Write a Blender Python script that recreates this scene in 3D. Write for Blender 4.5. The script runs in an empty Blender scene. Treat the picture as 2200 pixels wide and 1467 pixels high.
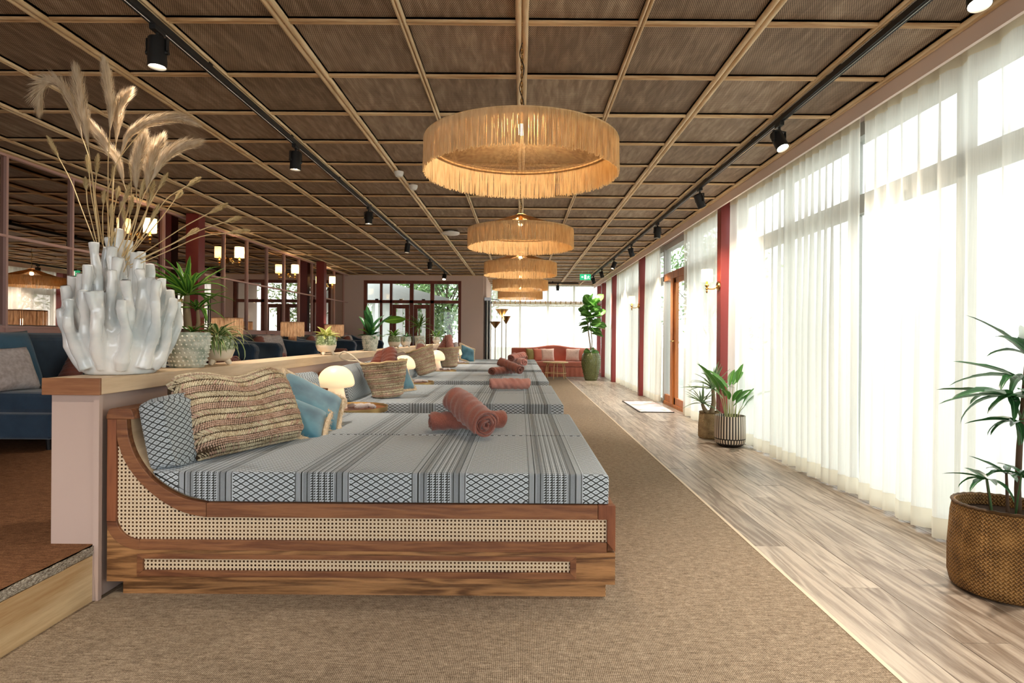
import bpy, bmesh, math, random
from mathutils import Vector, Matrix, Euler
random.seed(7)
R = math.radians
scn = bpy.context.scene
COL = scn.collection

# ------------------------------------------------------------------ camera, world, exposure
F = 1260.0; VX = 1117.0; VY = 722.0; EYE = 1.12; ROLL = 0.007
cam_d = bpy.data.cameras.new('camera'); cam = bpy.data.objects.new('camera', cam_d); COL.objects.link(cam)
cam.location = (0, 0, EYE)
cam.rotation_euler = (Matrix.Rotation(R(90), 3, 'X') @ Matrix.Rotation(ROLL, 3, 'Z')).to_euler()
cam_d.sensor_width = 36.0; cam_d.lens = F / 2200 * 36
cam_d.shift_x = -(VX - 1100) / 2200; cam_d.shift_y = -(733.5 - VY) / 2200
cam_d.clip_start = 0.05; cam_d.clip_end = 200
scn.camera = cam
scn.view_settings.view_transform = 'Standard'; scn.view_settings.look = 'None'
scn.view_settings.gamma = 1; scn.view_settings.use_curve_mapping = False
scn.view_settings.exposure = 1.32
scn.cycles.use_denoising = True
scn.cycles.denoiser = 'OPENIMAGEDENOISE'
scn.cycles.max_bounces = 9; scn.cycles.diffuse_bounces = 4; scn.cycles.glossy_bounces = 4
scn.cycles.transmission_bounces = 6; scn.cycles.transparent_max_bounces = 12
scn.cycles.caustics_reflective = False; scn.cycles.caustics_refractive = False
scn.cycles.sample_clamp_indirect = 6.0
world = bpy.data.worlds.new('world'); scn.world = world; world.use_nodes = True
wb = world.node_tree.nodes['Background']; wb.inputs[0].default_value = (0.93, 0.97, 1.0, 1); wb.inputs[1].default_value = 1.68
SPOT_W = 64.0; LAMP_W = 11.0

# ------------------------------------------------------------------ helpers
def P(px, py, Y):
    dx = px - VX; dy = py - VY
    x = dx + ROLL * dy; y = dy - ROLL * dx
    return Vector((x * Y / F, Y, EYE - y * Y / F))

def s2l(c):
    return tuple(((v / 255) / 12.92 if v / 255 <= .04045 else ((v / 255 + .055) / 1.055) ** 2.4) for v in c) + (1,)

class E:
    """a socket with arithmetic"""
    def __init__(s, nt, k): s.nt = nt; s.k = k
    def op(s, o, *a, clamp=False):
        n = s.nt.nodes.new('ShaderNodeMath'); n.operation = o; n.use_clamp = clamp
        for i, v in enumerate((s,) + a):
            if isinstance(v, E): s.nt.links.new(v.k, n.inputs[i])
            else: n.inputs[i].default_value = v
        return E(s.nt, n.outputs[0])
    def __add__(s, o): return s.op('ADD', o)
    __radd__ = __add__
    def __sub__(s, o): return s.op('SUBTRACT', o)
    def __mul__(s, o): return s.op('MULTIPLY', o)
    __rmul__ = __mul__
    def __truediv__(s, o): return s.op('DIVIDE', o)
    def fr(s): return s.op('FRACT')
    def fl(s): return s.op('FLOOR')
    def ab(s): return s.op('ABSOLUTE')
    def sin(s): return s.op('SINE')
    def lt(s, o): return s.op('LESS_THAN', o)
    def gt(s, o): return s.op('GREATER_THAN', o)
    def mx(s, o): return s.op('MAXIMUM', o)
    def mn(s, o): return s.op('MINIMUM', o)
    def po(s, o): return s.op('POWER', o)
    def sst(s, a, b):
        n = s.nt.nodes.new('ShaderNodeMapRange'); n.interpolation_type = 'SMOOTHSTEP'
        s.nt.links.new(s.k, n.inputs[0]); n.inputs[1].default_value = a; n.inputs[2].default_value = b
        return E(s.nt, n.outputs[0])

class Mat:
    def __init__(s, name, rough=.6, spec=.3):
        s.m = bpy.data.materials.new(name); s.m.use_nodes = True; s.nt = s.m.node_tree
        s.b = s.nt.nodes['Principled BSDF']; s.out = s.nt.nodes['Material Output']
        s.b.inputs['Roughness'].default_value = rough
        s.b.inputs['Specular IOR Level'].default_value = spec
    def n(s, t): return s.nt.nodes.new(t)
    def l(s, a, b): s.nt.links.new(a.k if isinstance(a, E) else a, b)
    def coords(s, kind='Object', rand=0.0):
        tc = s.n('ShaderNodeTexCoord'); v = tc.outputs[kind]
        if rand:
            oi = s.n('ShaderNodeObjectInfo'); vm = s.n('ShaderNodeVectorMath'); vm.operation = 'MULTIPLY_ADD'
            cb = s.n('ShaderNodeCombineXYZ')
            for i in range(3): s.l(oi.outputs['Random'], cb.inputs[i])
            s.l(cb.outputs[0], vm.inputs[0]); vm.inputs[1].default_value = (rand, rand * .7, rand * 1.3); s.l(v, vm.inputs[2])
            v = vm.outputs[0]
        return v
    def xyz(s, v):
        sp = s.n('ShaderNodeSeparateXYZ'); s.l(v, sp.inputs[0]); return [E(s.nt, o) for o in sp.outputs]
    def mapping(s, v, sc):
        m = s.n('ShaderNodeMapping'); s.l(v, m.inputs[0]); m.inputs['Scale'].default_value = sc; return m.outputs[0]
    def noise(s, v, scale, det=3, dist=0, rough=.5):
        n = s.n('ShaderNodeTexNoise'); s.l(v, n.inputs['Vector']); n.inputs['Scale'].default_value = scale
        n.inputs['Detail'].default_value = det; n.inputs['Distortion'].default_value = dist; n.inputs['Roughness'].default_value = rough
        return E(s.nt, n.outputs['Fac'])
    def rand(s):
        return E(s.nt, s.n('ShaderNodeObjectInfo').outputs['Random'])
    def mix(s, f, a, b):
        n = s.n('ShaderNodeMix'); n.data_type = 'RGBA'
        if isinstance(f, E): s.l(f, n.inputs[0])
        else: n.inputs[0].default_value = f
        for v, i in ((a, 6), (b, 7)):
            if hasattr(v, 'is_output') or isinstance(v, E): s.l(v, n.inputs[i])
            else: n.inputs[i].default_value = v
        return n.outputs[2]
    def ramp(s, f, stops):
        n = s.n('ShaderNodeValToRGB'); s.l(f, n.inputs[0]); e = n.color_ramp.elements
        while len(e) < len(stops): e.new(.5)
        for i, (p, c) in enumerate(stops): e[i].position = p; e[i].color = c
        return n.outputs[0]
    def color(s, c):
        if hasattr(c, 'is_output') or isinstance(c, E): s.l(c, s.b.inputs['Base Color'])
        else: s.b.inputs['Base Color'].default_value = c
        return s
    def bump(s, h, dist=.002, st=1.0):
        n = s.n('ShaderNodeBump'); s.l(h, n.inputs['Height']); n.inputs['Distance'].default_value = dist; n.inputs['Strength'].default_value = st
        s.l(n.outputs[0], s.b.inputs['Normal']); s.bn = n.outputs[0]; return s
    def alpha(s, a): s.l(a, s.b.inputs['Alpha']); return s

def plain(name, c, rough=.6, spec=.3, metal=0, var=0, emit=None, es=1):
    m = Mat(name, rough, spec); c = s2l(c)
    if var:
        v = m.noise(m.coords(), 9, 4); d = tuple(x * (1 - var) for x in c[:3]) + (1,)
        m.color(m.mix(v, d, tuple(min(1, x * (1 + var)) for x in c[:3]) + (1,)))
    else: m.color(c)
    m.b.inputs['Metallic'].default_value = metal
    if emit:
        m.b.inputs['Emission Color'].default_value = s2l(emit); m.b.inputs['Emission Strength'].default_value = es
    return m.m

def wood(name, dark, light, axis='x', freq=18, rough=.5, rand=7.0, contrast=1, var=.18, bump=.0006, ring=1.0):
    m = Mat(name, rough, .35)
    v = m.coords('Object', rand)
    sc = {'x': (.07, 1, 1), 'y': (1, .07, 1), 'z': (1, 1, .07)}[axis]
    mv = m.mapping(v, sc)
    a = m.noise(mv, freq, 5, .6, .6)
    big = m.noise(m.mapping(v, {'x': (.09, 1, 1), 'y': (1, .09, 1), 'z': (1, 1, .09)}[axis]), freq * .45, 2, .5)
    rings = ((big * 26.0 * ring).sin() * .5 + .5)
    fine = m.noise(mv, freq * 7, 3, 0, .7)
    f = a * .42 + rings * .22 + fine * .36
    f = (f - .5) * (2.4 * contrast) + .5
    r = m.rand()
    f2 = f + (r - .5) * var * 2
    c = m.ramp(f2, [(0.0, s2l(dark)), (1.0, s2l(light))])
    m.color(c); m.bump(f, bump); return m.m

def fabric(name, c, c2=None, scale=350, rough=.9, sheen=.2, mott=0):
    m = Mat(name, rough, .1)
    v = m.coords()
    n = m.noise(v, scale, 2); big = m.noise(v, 6, 3)
    f = n * .6 + big * .4 if not mott else big
    c2 = c2 or tuple(int(x * .8) for x in c)
    m.color(m.ramp(f, [(.35, s2l(c2)), (.62, s2l(c))])); m.bump(n, .0012)
    m.b.inputs['Sheen Weight'].default_value = sheen
    return m.m

# mesh builder ------------------------------------------------------
class MB:
    def __init__(s): s.v = []; s.f = []; s.uv = {}; s.mi = []
    def add(s, vs, fs, uv=None, mi=0):
        o = len(s.v); s.v += [tuple(p) for p in vs]
        for f in fs: s.f.append(tuple(i + o for i in f)); s.mi.append(mi)
        if uv:
            for i, q in enumerate(uv): s.uv[o + i] = q
        return s
    def box(s, x0, x1, y0, y1, z0, z1, mi=0):
        vs = [(x, y, z) for z in (z0, z1) for y in (y0, y1) for x in (x0, x1)]
        return s.add(vs, [(0, 2, 3, 1), (4, 5, 7, 6), (0, 1, 5, 4), (2, 6, 7, 3), (0, 4, 6, 2), (1, 3, 7, 5)], None, mi)
    def tube(s, pts, r, n=8, cap=True, mi=0):
        pts = [Vector(p) for p in pts]; k = len(pts)
        rr = r if isinstance(r, (list, tuple)) else [r] * k
        vs = []; up = None
        for i, p in enumerate(pts):
            t = (pts[min(i + 1, k - 1)] - pts[max(i - 1, 0)])
            t = t.normalized() if t.length > 1e-9 else Vector((0, 0, 1))
            if up is None: up = Vector((1, 0, 0)) if abs(t.x) < .8 else Vector((0, 1, 0))
            a = (up - t * up.dot(t)).normalized(); up = a; b = t.cross(a)
            for j in range(n):
                an = 2 * math.pi * j / n; vs.append(p + (a * math.cos(an) + b * math.sin(an)) * rr[i])
        fs = [(i * n + j, i * n + (j + 1) % n, (i + 1) * n + (j + 1) % n, (i + 1) * n + j) for i in range(k - 1) for j in range(n)]
        if cap: fs += [tuple(range(n))[::-1], tuple(range((k - 1) * n, k * n))]
        return s.add(vs, fs, None, mi)
    def lathe(s, prof, n=32, c=(0, 0), cap=False, uvs=True, mi=0, wob=None):
        vs = []; uv = []; L = 0
        for i, (r, z) in enumerate(prof):
            if i: L += math.hypot(r - prof[i - 1][0], z - prof[i - 1][1])
            rm = max(q[0] for q in prof)
            for j in range(n + 1):
                a = 2 * math.pi * j / n; q = r * (wob(a, z) if wob else 1)
                vs.append((c[0] + q * math.cos(a), c[1] + q * math.sin(a), z)); uv.append((a * rm, L))
        w = n + 1
        fs = [(i * w + j, i * w + j + 1, (i + 1) * w + j + 1, (i + 1) * w + j) for i in range(len(prof) - 1) for j in range(n)]
        if cap: fs += [tuple(range(n))[::-1], tuple(range((len(prof) - 1) * w, (len(prof) - 1) * w + n))]
        return s.add(vs, fs, uv if uvs else None, mi)
    def prism(s, poly, y0, y1, mi=0):
        """poly in (x,z), extruded along y"""
        n = len(poly); ar = sum(poly[i][0] * poly[(i + 1) % n][1] - poly[(i + 1) % n][0] * poly[i][1] for i in range(n))
        if ar < 0: poly = poly[::-1]
        vs = [(x, y0, z) for x, z in poly] + [(x, y1, z) for x, z in poly]
        fs = [tuple(range(n)), tuple(range(n, 2 * n))[::-1]] + [((i + 1) % n, i, n + i, n + (i + 1) % n) for i in range(n)]
        return s.add(vs, fs, None, mi)
    def band(s, A, B, y0, y1, mi=0):
        """solid between two polylines A and B in (x,z)"""
        n = len(A); vs = []
        for y in (y0, y1):
            vs += [(x, y, z) for x, z in A] + [(x, y, z) for x, z in B]
        fs = []
        for i in range(n - 1):
            fs += [(i, i + 1, n + i + 1, n + i), (2 * n + i, 3 * n + i, 3 * n + i + 1, 2 * n + i + 1),
                   (i, 2 * n + i, 2 * n + i + 1, i + 1), (n + i, n + i + 1, 3 * n + i + 1, 3 * n + i)]
        fs += [(0, n, 3 * n, 2 * n), (n - 1, 3 * n - 1, 4 * n - 1, 2 * n - 1)]
        return s.add(vs, fs, None, mi)
    def grid(s, fn, nu, nv, mi=0, uvf=None):
        vs = []; uv = []
        for i in range(nu + 1):
            for j in range(nv + 1):
                u, v = i / nu, j / nv; vs.append(fn(u, v)); uv.append(uvf(u, v) if uvf else (u, v))
        w = nv + 1
        fs = [(i * w + j, (i + 1) * w + j, (i + 1) * w + j + 1, i * w + j + 1) for i in range(nu) for j in range(nv)]
        return s.add(vs, fs, uv, mi)
    def mesh(s, name, mats=None, smooth=None, fix=False):
        me = bpy.data.meshes.new(name); me.from_pydata(s.v, [], s.f)
        if mats:
            for m in (mats if isinstance(mats, (list, tuple)) else [mats]): me.materials.append(m)
        if any(s.mi): me.polygons.foreach_set('material_index', s.mi)
        if s.uv:
            l = me.uv_layers.new(name='UVMap')
            li = [0] * len(me.loops); me.loops.foreach_get('vertex_index', li)
            l.data.foreach_set('uv', [c for i in li for c in s.uv.get(i, (0, 0))])
        me.update()
        if fix:
            bm = bmesh.new(); bm.from_mesh(me); bmesh.ops.recalc_face_normals(bm, faces=bm.faces); bm.to_mesh(me); bm.free()
        if smooth is not None:
            me.polygons.foreach_set('use_smooth', [True] * len(me.polygons))
            if smooth < 180: me.set_sharp_from_angle(angle=R(smooth))
        return me
    def build(s, name, mats, parent=None, smooth=None, bevel=0, loc=None, rot=None, fix=True, sub=0, solid=0):
        me = s.mesh(name, mats, smooth, fix); return obj(name, me, parent, loc, rot, bevel, sub, solid)

def obj(name, me, parent=None, loc=None, rot=None, bevel=0, sub=0, solid=0):
    o = bpy.data.objects.new(name, me); COL.objects.link(o); o.parent = parent
    if loc is not None: o.location = loc
    if rot is not None: o.rotation_euler = rot
    if bevel:
        b = o.modifiers.new('bevel', 'BEVEL'); b.width = bevel; b.segments = 2; b.limit_method = 'ANGLE'; b.angle_limit = R(40)
    if solid:
        b = o.modifiers.new('solid', 'SOLIDIFY'); b.thickness = solid; b.offset = 0
    if sub:
        b = o.modifiers.new('sub', 'SUBSURF'); b.levels = sub; b.render_levels = sub
    return o
def tag(o, label=None, cat=None, group=None, kind=None):
    if label: o['label'] = label
    if cat: o['category'] = cat
    if group: o['group'] = group
    if kind: o['kind'] = kind
    return o
def thing(name, label, cat, loc=(0, 0, 0), rot=None, group=None, kind=None):
    o = bpy.data.objects.new(name, None); COL.objects.link(o); o.location = loc; o.empty_display_size = .1
    if rot is not None: o.rotation_euler = rot if hasattr(rot, '__len__') else (0, 0, rot)
    return tag(o, label, cat, group, kind)
def dup(root, loc=None, rot=None, label=None, parent=None):
    c = root.copy(); COL.objects.link(c); c.parent = parent
    if loc is not None: c.location = loc
    if rot is not None: c.rotation_euler = rot
    if label: c['label'] = label
    for ch in list(root.children): dup(ch, parent=c)
    return c
def struct(o): o['kind'] = 'structure'; return o
def light(name, typ, w, col, parent, loc, r=.03, rot=None, cone=None, blend=.5):
    d = bpy.data.lights.new(name, typ); d.energy = w; d.color = col; d.shadow_soft_size = r
    if typ == 'SPOT': d.spot_size = R(cone or 60); d.spot_blend = blend
    o = bpy.data.objects.new(name, d); COL.objects.link(o); o.parent = parent; o.location = loc
    if rot is not None: o.rotation_euler = rot
    return o
WARM = (1, .80, .56)

# ------------------------------------------------------------------ materials
def m_pattern(name, allover=False, dark=(42, 44, 42), lightc=(208, 218, 226)):  # bluish tint of the light thread puts the reflected sheen into the colour
    """woven black and white pattern: diamond bands and stripe bands, uv in metres"""
    m = Mat(name, .85, .1); u, v, _ = m.xyz(m.coords('UV'))
    def diamonds(u, v, pu, pv):
        a = ((u / pu).fr() - .5).ab(); b = ((v / pv).fr() - .5).ab(); s_ = a + b
        line = (s_ - .5).ab().lt(.105)
        a2 = ((u / pu + .5).fr() - .5).ab(); b2 = ((v / pv + .5).fr() - .5).ab()
        c1 = ((a + b).lt(.13)) * ((a - b).ab().gt(.028)); c2 = ((a2 + b2).lt(.13)) * ((a2 - b2).ab().gt(.028))
        return line.mx(c1).mx(c2)
    D = diamonds(u, v, .0425, .0255)
    if allover: f = D
    else:
        q = (u / .496).fr() * .496                       # 0-.264 diamonds, .264-.496 stripes
        w = q - .264
        fine = ((w / .0058).fr().lt(.42))
        edge = (w.lt(.034)).mx(w.gt(.198))
        cen = ((w - .116).ab()).lt(.05)
        zig = ((w * 260 + ((v / .006).fr() - .5).ab() * 5.0).fr().lt(.5))
        tri = (((w / .0125).fr()) - (v / .011).fr()).gt(.12)
        dots = ((w / .011).fr() - .5).ab().po(2) + ((v / .0085).fr() - .5).ab().po(2)
        dots = dots.lt(.085)
        st = fine * edge + tri * cen
        mid = (edge.lt(.5)) * (cen.lt(.5))
        st = st + mid * zig
        line = ((w / .025).fr().lt(.16))
        st = st.mx(line)
        isd = q.lt(.264)
        f = D * isd + st * (isd.lt(.5))
    n = m.noise(m.coords('UV'), 900, 1)
    c = m.mix(f, s2l(lightc), s2l(dark)); c2 = m.mix(n * .22, c, s2l((120, 124, 126)))
    m.color(c2); m.bump(n + f * .5, .0008); m.b.inputs['Sheen Weight'].default_value = .35
    m.b.inputs['Sheen Tint'].default_value = (.85, .93, 1, 1)
    return m.m

def m_straw(name, tint=0.0, warm=(196, 158, 108)):
    """braided straw rows: herringbone and pinkish twisted rows, uv in metres"""
    m = Mat(name, .75, .2); co = m.coords('UV'); u, v, _ = m.xyz(co)
    wv = m.noise(co, 9, 2); v2 = v + (wv - .5) * .012
    p = .078; q = (v2 / p).fr()
    her = q.lt(.56)
    qq = (q / .28).fr(); tri = (qq - .5).ab()
    side = (q / .28).fl().op('MODULO', 2.0)
    slant = u / .0125 + (q * p / .012) * (side * 2 - 1) * 1.0
    f1 = (slant.fr() - .5).ab() * 2
    un = (u / .011 + (q * 9).fl() * .5).fr(); vn = (q * 9).fr()
    f2 = ((un - .5).ab().po(2) + (vn - .5).ab().po(2)).po(.5) * 1.5
    f2 = f2 * -1 + 1
    f = her * f1 + (her.lt(.5)) * f2
    n = m.noise(m.mapping(co, (1, 1, 1)), 60, 3)
    cell = m.noise(co, 120, 1)
    ca = m.mix(cell.sst(.35, .65), s2l((226, 210, 170)), s2l(warm))
    cb = m.mix(cell.sst(.35, .65), s2l((214, 178, 150)), s2l((196, 140, 116)))
    c = m.mix(her, cb, ca)
    c = m.mix((f * -1 + 1).sst(.62, .95), c, s2l((84, 62, 38)))
    c = m.mix(n * .3, c, s2l((150, 112, 70)))
    m.color(c); m.bump(f, .006); return m.m

def m_seagrass(name, dark=(112, 78, 38), lightc=(176, 134, 78)):
    m = Mat(name, .6, .3); co = m.coords('UV'); u, v, _ = m.xyz(co)
    a = ((u + v) / .017).fr(); b = ((u - v) / .017).fr()
    chk = (((u + v) / .017).fl() + ((u - v) / .017).fl()).op('MODULO', 2.0).ab()
    h = ((a - .5).ab() * chk + (b - .5).ab() * (chk * -1 + 1)) * -2 + 1
    n = m.noise(co, 14, 3); f = h * .55 + n * .7
    m.color(m.ramp(f, [(.3, s2l(tuple(int(x * .6) for x in dark))), (.55, s2l(dark)), (.85, s2l(lightc))])); m.bump(h, .004); return m.m

def m_cane():
    m = Mat('woven_cane', .5, .3); x, y, z = m.xyz(m.coords())
    p = .0163; a = (x / p).fr() - .5; b = (z / p).fr() - .5
    rr = (a * a + b * b).po(.5); hole = rr.gt(.29)
    s1 = ((a.ab() + b.ab()) - .5).ab().lt(.06)
    sm = ((a.ab() - .5).ab().lt(.05)).mx((b.ab() - .5).ab().lt(.05))
    sh = ((a.ab() - b.ab()).ab().lt(.07)).mx((a.ab() - .33).ab().lt(.025)).mx((b.ab() - .33).ab().lt(.025))
    c = m.mix(sh, s2l((242, 228, 204)), s2l((208, 182, 146))); c = m.mix(sm.mx(s1) * .5, c, s2l((168, 136, 92)))
    m.color(c); m.alpha(hole); return m.m

def m_ceiling():
    m = Mat('perforated_weave', .6, .25); co = m.coords('Object', 3.0); x, y, z = m.xyz(m.coords())
    n = m.noise(m.mapping(co, (3, .5, 1)), 9, 4, .5)
    row = (y / .010).fl().op('MODULO', 2.0).ab()
    a = ((x / .0105 + row * .5).fr() - .5).ab(); b = ((y / .010).fr() - .5).ab()
    d = (a * a * 1.3 + b * b).po(.5)
    hole = d.lt(.30)  # dark dots in the colour stand for the unlit void behind the panel
    base = m.ramp(n + (m.rand() - .5) * .22, [(.3, s2l((134, 112, 92))), (.55, s2l((164, 140, 118))), (.8, s2l((196, 174, 150)))])
    m.color(m.mix(hole, base, s2l((44, 32, 26)))); m.bump(hole * -1 + 1, .0015); return m.m

def m_carpet(name, c1, c2, c3, p=.0065):
    m = Mat(name, .95, .05); co = m.coords(); x, y, z = m.xyz(co)
    wx = m.noise(co, 40, 2)
    a = ((x / p).fr() - .5).ab(); b = ((y / (p * .75) + (x / p).fl() * .5).fr() - .5).ab()
    k = (a + b)
    n = m.noise(co, 260, 2, 0, .7); big = m.noise(m.mapping(co, (1, 6, 1)), 22, 3)
    f = k * .45 + n * .55 + (big - .5) * .35 + (wx - .5) * .15
    m.color(m.ramp(f, [(.30, s2l(c1)), (.50, s2l(c2)), (.74, s2l(c3))])); m.bump(f * -1, .003, .8); return m.m

def m_curtain():
    m = Mat('sheer_linen'); nt = m.nt
    t = m.n('ShaderNodeBsdfTransparent'); t.inputs[0].default_value = (1, .99, .965, 1)
    d = m.n('ShaderNodeBsdfDiffuse'); d.inputs[0].default_value = s2l((248, 244, 234))
    tr = m.n('ShaderNodeBsdfTranslucent'); tr.inputs[0].default_value = s2l((252, 249, 240))
    a = m.n('ShaderNodeMixShader'); a.inputs[0].default_value = .44; m.l(d.outputs[0], a.inputs[1]); m.l(tr.outputs[0], a.inputs[2])
    lw = m.n('ShaderNodeLayerWeight'); lw.inputs[0].default_value = .5
    x, y, z = m.xyz(m.coords()); th = m.noise(m.mapping(m.coords(), (1, 30, .6)), 8, 2)
    f = E(nt, lw.outputs['Facing']) * .32 + .70 + (th - .5) * .18
    b = m.n('ShaderNodeMixShader'); m.l(f, b.inputs[0]); m.l(t.outputs[0], b.inputs[1]); m.l(a.outputs[0], b.inputs[2])
    m.l(b.outputs[0], m.out.inputs[0]); return m.m
def m_hem():
    m = Mat('double_hem_linen')
    d = m.n('ShaderNodeBsdfDiffuse'); d.inputs[0].default_value = s2l((240, 232, 214))
    tr = m.n('ShaderNodeBsdfTranslucent'); tr.inputs[0].default_value = s2l((240, 230, 208))
    a = m.n('ShaderNodeMixShader'); a.inputs[0].default_value = .45; m.l(d.outputs[0], a.inputs[1]); m.l(tr.outputs[0], a.inputs[2])
    m.l(a.outputs[0], m.out.inputs[0]); return m.m
def m_glass():
    m = Mat('clear_glass')
    t = m.n('ShaderNodeBsdfTransparent'); t.inputs[0].default_value = (.95, .98, .97, 1); g = m.n('ShaderNodeBsdfGlossy'); g.inputs['Roughness'].default_value = .0
    lw = m.n('ShaderNodeLayerWeight'); lw.inputs[0].default_value = .5; fz = E(m.nt, lw.outputs['Facing']).po(5) * .5 + .03; x = m.n('ShaderNodeMixShader')
    m.l(fz, x.inputs[0]); m.l(t.outputs[0], x.inputs[1]); m.l(g.outputs[0], x.inputs[2]); m.l(x.outputs[0], m.out.inputs[0]); return m.m
def m_transl(name, c, c2, k=.5, es=0, ec=None):
    m = Mat(name); v = m.noise(m.mapping(m.coords(), (1, 1, .2)), 60, 3)
    col = m.ramp(v, [(.3, s2l(c2)), (.65, s2l(c))])
    d = m.n('ShaderNodeBsdfDiffuse'); tr = m.n('ShaderNodeBsdfTranslucent'); m.l(col, d.inputs[0]); m.l(col, tr.inputs[0])
    a = m.n('ShaderNodeMixShader'); a.inputs[0].default_value = k; m.l(d.outputs[0], a.inputs[1]); m.l(tr.outputs[0], a.inputs[2])
    o = a.outputs[0]
    if es:
        e = m.n('ShaderNodeEmission'); e.inputs[0].default_value = s2l(ec); e.inputs[1].default_value = es
        ad = m.n('ShaderNodeAddShader'); m.l(o, ad.inputs[0]); m.l(e.outputs[0], ad.inputs[1]); o = ad.outputs[0]
    m.l(o, m.out.inputs[0]); return m.m
def m_leaf(name, dark, lightc, stripe=None, rough=.35, along=True):
    m = Mat(name, rough, .45); co = m.coords('UV'); u, v, _ = m.xyz(co)
    n = m.noise(m.coords('Object', 5), 14, 3)
    c = m.mix(n, s2l(dark), s2l(lightc))
    c = m.mix(((v - .5).ab()).lt(.05) * .5, c, s2l(tuple(min(255, int(x * 1.35 + 20)) for x in lightc)))
    if stripe: c = m.mix(((v - .5).ab()).gt(.30), c, s2l(stripe))
    m.color(c)
    tr = m.n('ShaderNodeBsdfTranslucent'); m.l(c, tr.inputs[0]); x = m.n('ShaderNodeMixShader'); x.inputs[0].default_value = .22
    m.l(m.b.outputs[0], x.inputs[1]); m.l(tr.outputs[0], x.inputs[2]); m.l(x.outputs[0], m.out.inputs[0]); return m.m

M = {}
M['pat'] = m_pattern('banded_weave'); M['dia'] = m_pattern('diamond_weave', True, lightc=(190, 200, 206))
M['straw'] = m_straw('braided_straw'); M['seagrass'] = m_seagrass('seagrass_weave'); M['seagrass2'] = m_seagrass('pale_seagrass_weave', (150, 122, 84), (196, 172, 130))
M['cane'] = m_cane(); M['ceil'] = m_ceiling()
M['carpet'] = m_carpet('sisal_carpet', (84, 72, 60), (144, 127, 108), (206, 190, 168))
M['rust'] = m_carpet('rust_sisal_carpet', (66, 44, 30), (116, 80, 56), (164, 124, 90))
M['curtain'] = m_curtain(); M['hem'] = m_hem(); M['glass'] = m_glass()
M['oakbed'] = wood('oiled_oak', (84, 52, 28), (178, 130, 84), 'x', 30, .42, 5, 1.1, .12, .0008, 1.3)
M['oakbed_y'] = wood('oiled_oak_side', (104, 60, 36), (178, 118, 76), 'y', 16, .42, 5)
M['oakred'] = wood('oiled_oak_rail', (98, 58, 38), (146, 98, 64), 'x', 40, .4, 5, 1.1, .1)
M['oakpost'] = wood('oiled_oak_post', (104, 58, 38), (152, 94, 62), 'z', 26, .4, 5, .8, .1)
M['ledge'] = wood('pale_oak_ledge', (190, 160, 126), (230, 206, 174), 'y', 14, .5, 5, .8)
M['ledge_end'] = wood('oak_ledge_end', (130, 84, 54), (176, 124, 84), 'x', 20, .5, 5, .8)
M['batten'] = wood('pine_batten', (190, 156, 112), (240, 216, 178), 'y', 30, .5, 9, .9)
M['battenx'] = wood('pine_cross_batten', (176, 136, 94), (232, 202, 158), 'x', 30, .5, 9, .9)
M['pine'] = wood('raw_pine', (188, 150, 104), (236, 214, 172), 'y', 9, .7, 3, 1.2)
M['plank'] = wood('limed_oak_plank', (116, 100, 86), (190, 176, 160), 'y', 24, .36, 11, .95, .26, .0009, 1.3)
M['doorwood'] = wood('orange_teak', (150, 82, 40), (206, 132, 72), 'z', 20, .4, 5)
M['redwood'] = wood('red_brown_frame', (96, 44, 32), (140, 74, 54), 'z', 20, .45, 5, .8)
M['wall'] = plain('mauve_wall', (188, 166, 156), .8, .2, var=.02)
M['fascia'] = plain('pale_pink_fascia', (238, 220, 212), .7)
M['wall2'] = plain('taupe_wall', (212, 190, 180), .8, .2, var=.02)
M['pink'] = plain('pink_frame', (205, 165, 155), .5)
M['redcol'] = plain('oxblood_paint', (128, 48, 44), .4, .4)
M['white'] = plain('white_paint', (232, 230, 226), .5)
M['black'] = plain('black_metal', (24, 24, 25), .45, .4)
M['greyfr'] = plain('grey_window_frame', (165, 162, 155), .5)
M['mirror'] = plain('silver_mirror', (196, 182, 174), .0, .5, 1)
M['brass'] = plain('polished_brass', (196, 156, 92), .25, .5, 1)
M['strip'] = plain('pale_strip', (214, 198, 174), .5)
M['gold'] = plain('satin_gold', (206, 174, 120), .35, .5, 1)
M['dark'] = plain('dark_void', (22, 16, 12), .9)
M['soil'] = plain('potting_soil', (44, 32, 24), .95, .1, var=.4)
# ------------------------------------------------------------------ room shell
CZ = EYE + 1.59; Y0 = -3.2; YF = 15.3; YB = 17.9; XL = -4.6; XR = 2.52; PLAT = .24
fl = MB().box(XL, XR, Y0, YB, -.12, -.012).build('floor', M['dark']); struct(fl)
def planks(x0, x1, ya, yb, w=.185, mat='plank'):
    x = x0; k = 0
    while x < x1 - .02:
        xe = min(x + w, x1); y = ya - random.uniform(0, 1.6)
        while y < yb:
            L = random.uniform(1.5, 2.3); a = max(y, ya); b = min(y + L, yb)
            if b - a > .05:
                MB().box(x + .0011, xe - .0011, a + .0009, b - .0009, -.012, random.uniform(-.0012, 0)).build('plank', M[mat], fl)
            y += L
        x = xe; k += 1
planks(1.262, XR, Y0, YB)
planks(-1.0, 1.262, 16.25, YB)
cp = MB().box(-1.77, 1.244, Y0, 16.2, -.011, .006).build('carpet', M['carpet']); tag(cp, 'brown woven sisal carpet running the length of the room under the daybeds', 'carpet')
st = MB().box(1.244, 1.262, Y0, 16.22, -.011, .009).build('edge_strip', M['strip']); tag(st, 'slim pale metal strip between sisal carpet and wooden floor', 'floor strip')
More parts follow.
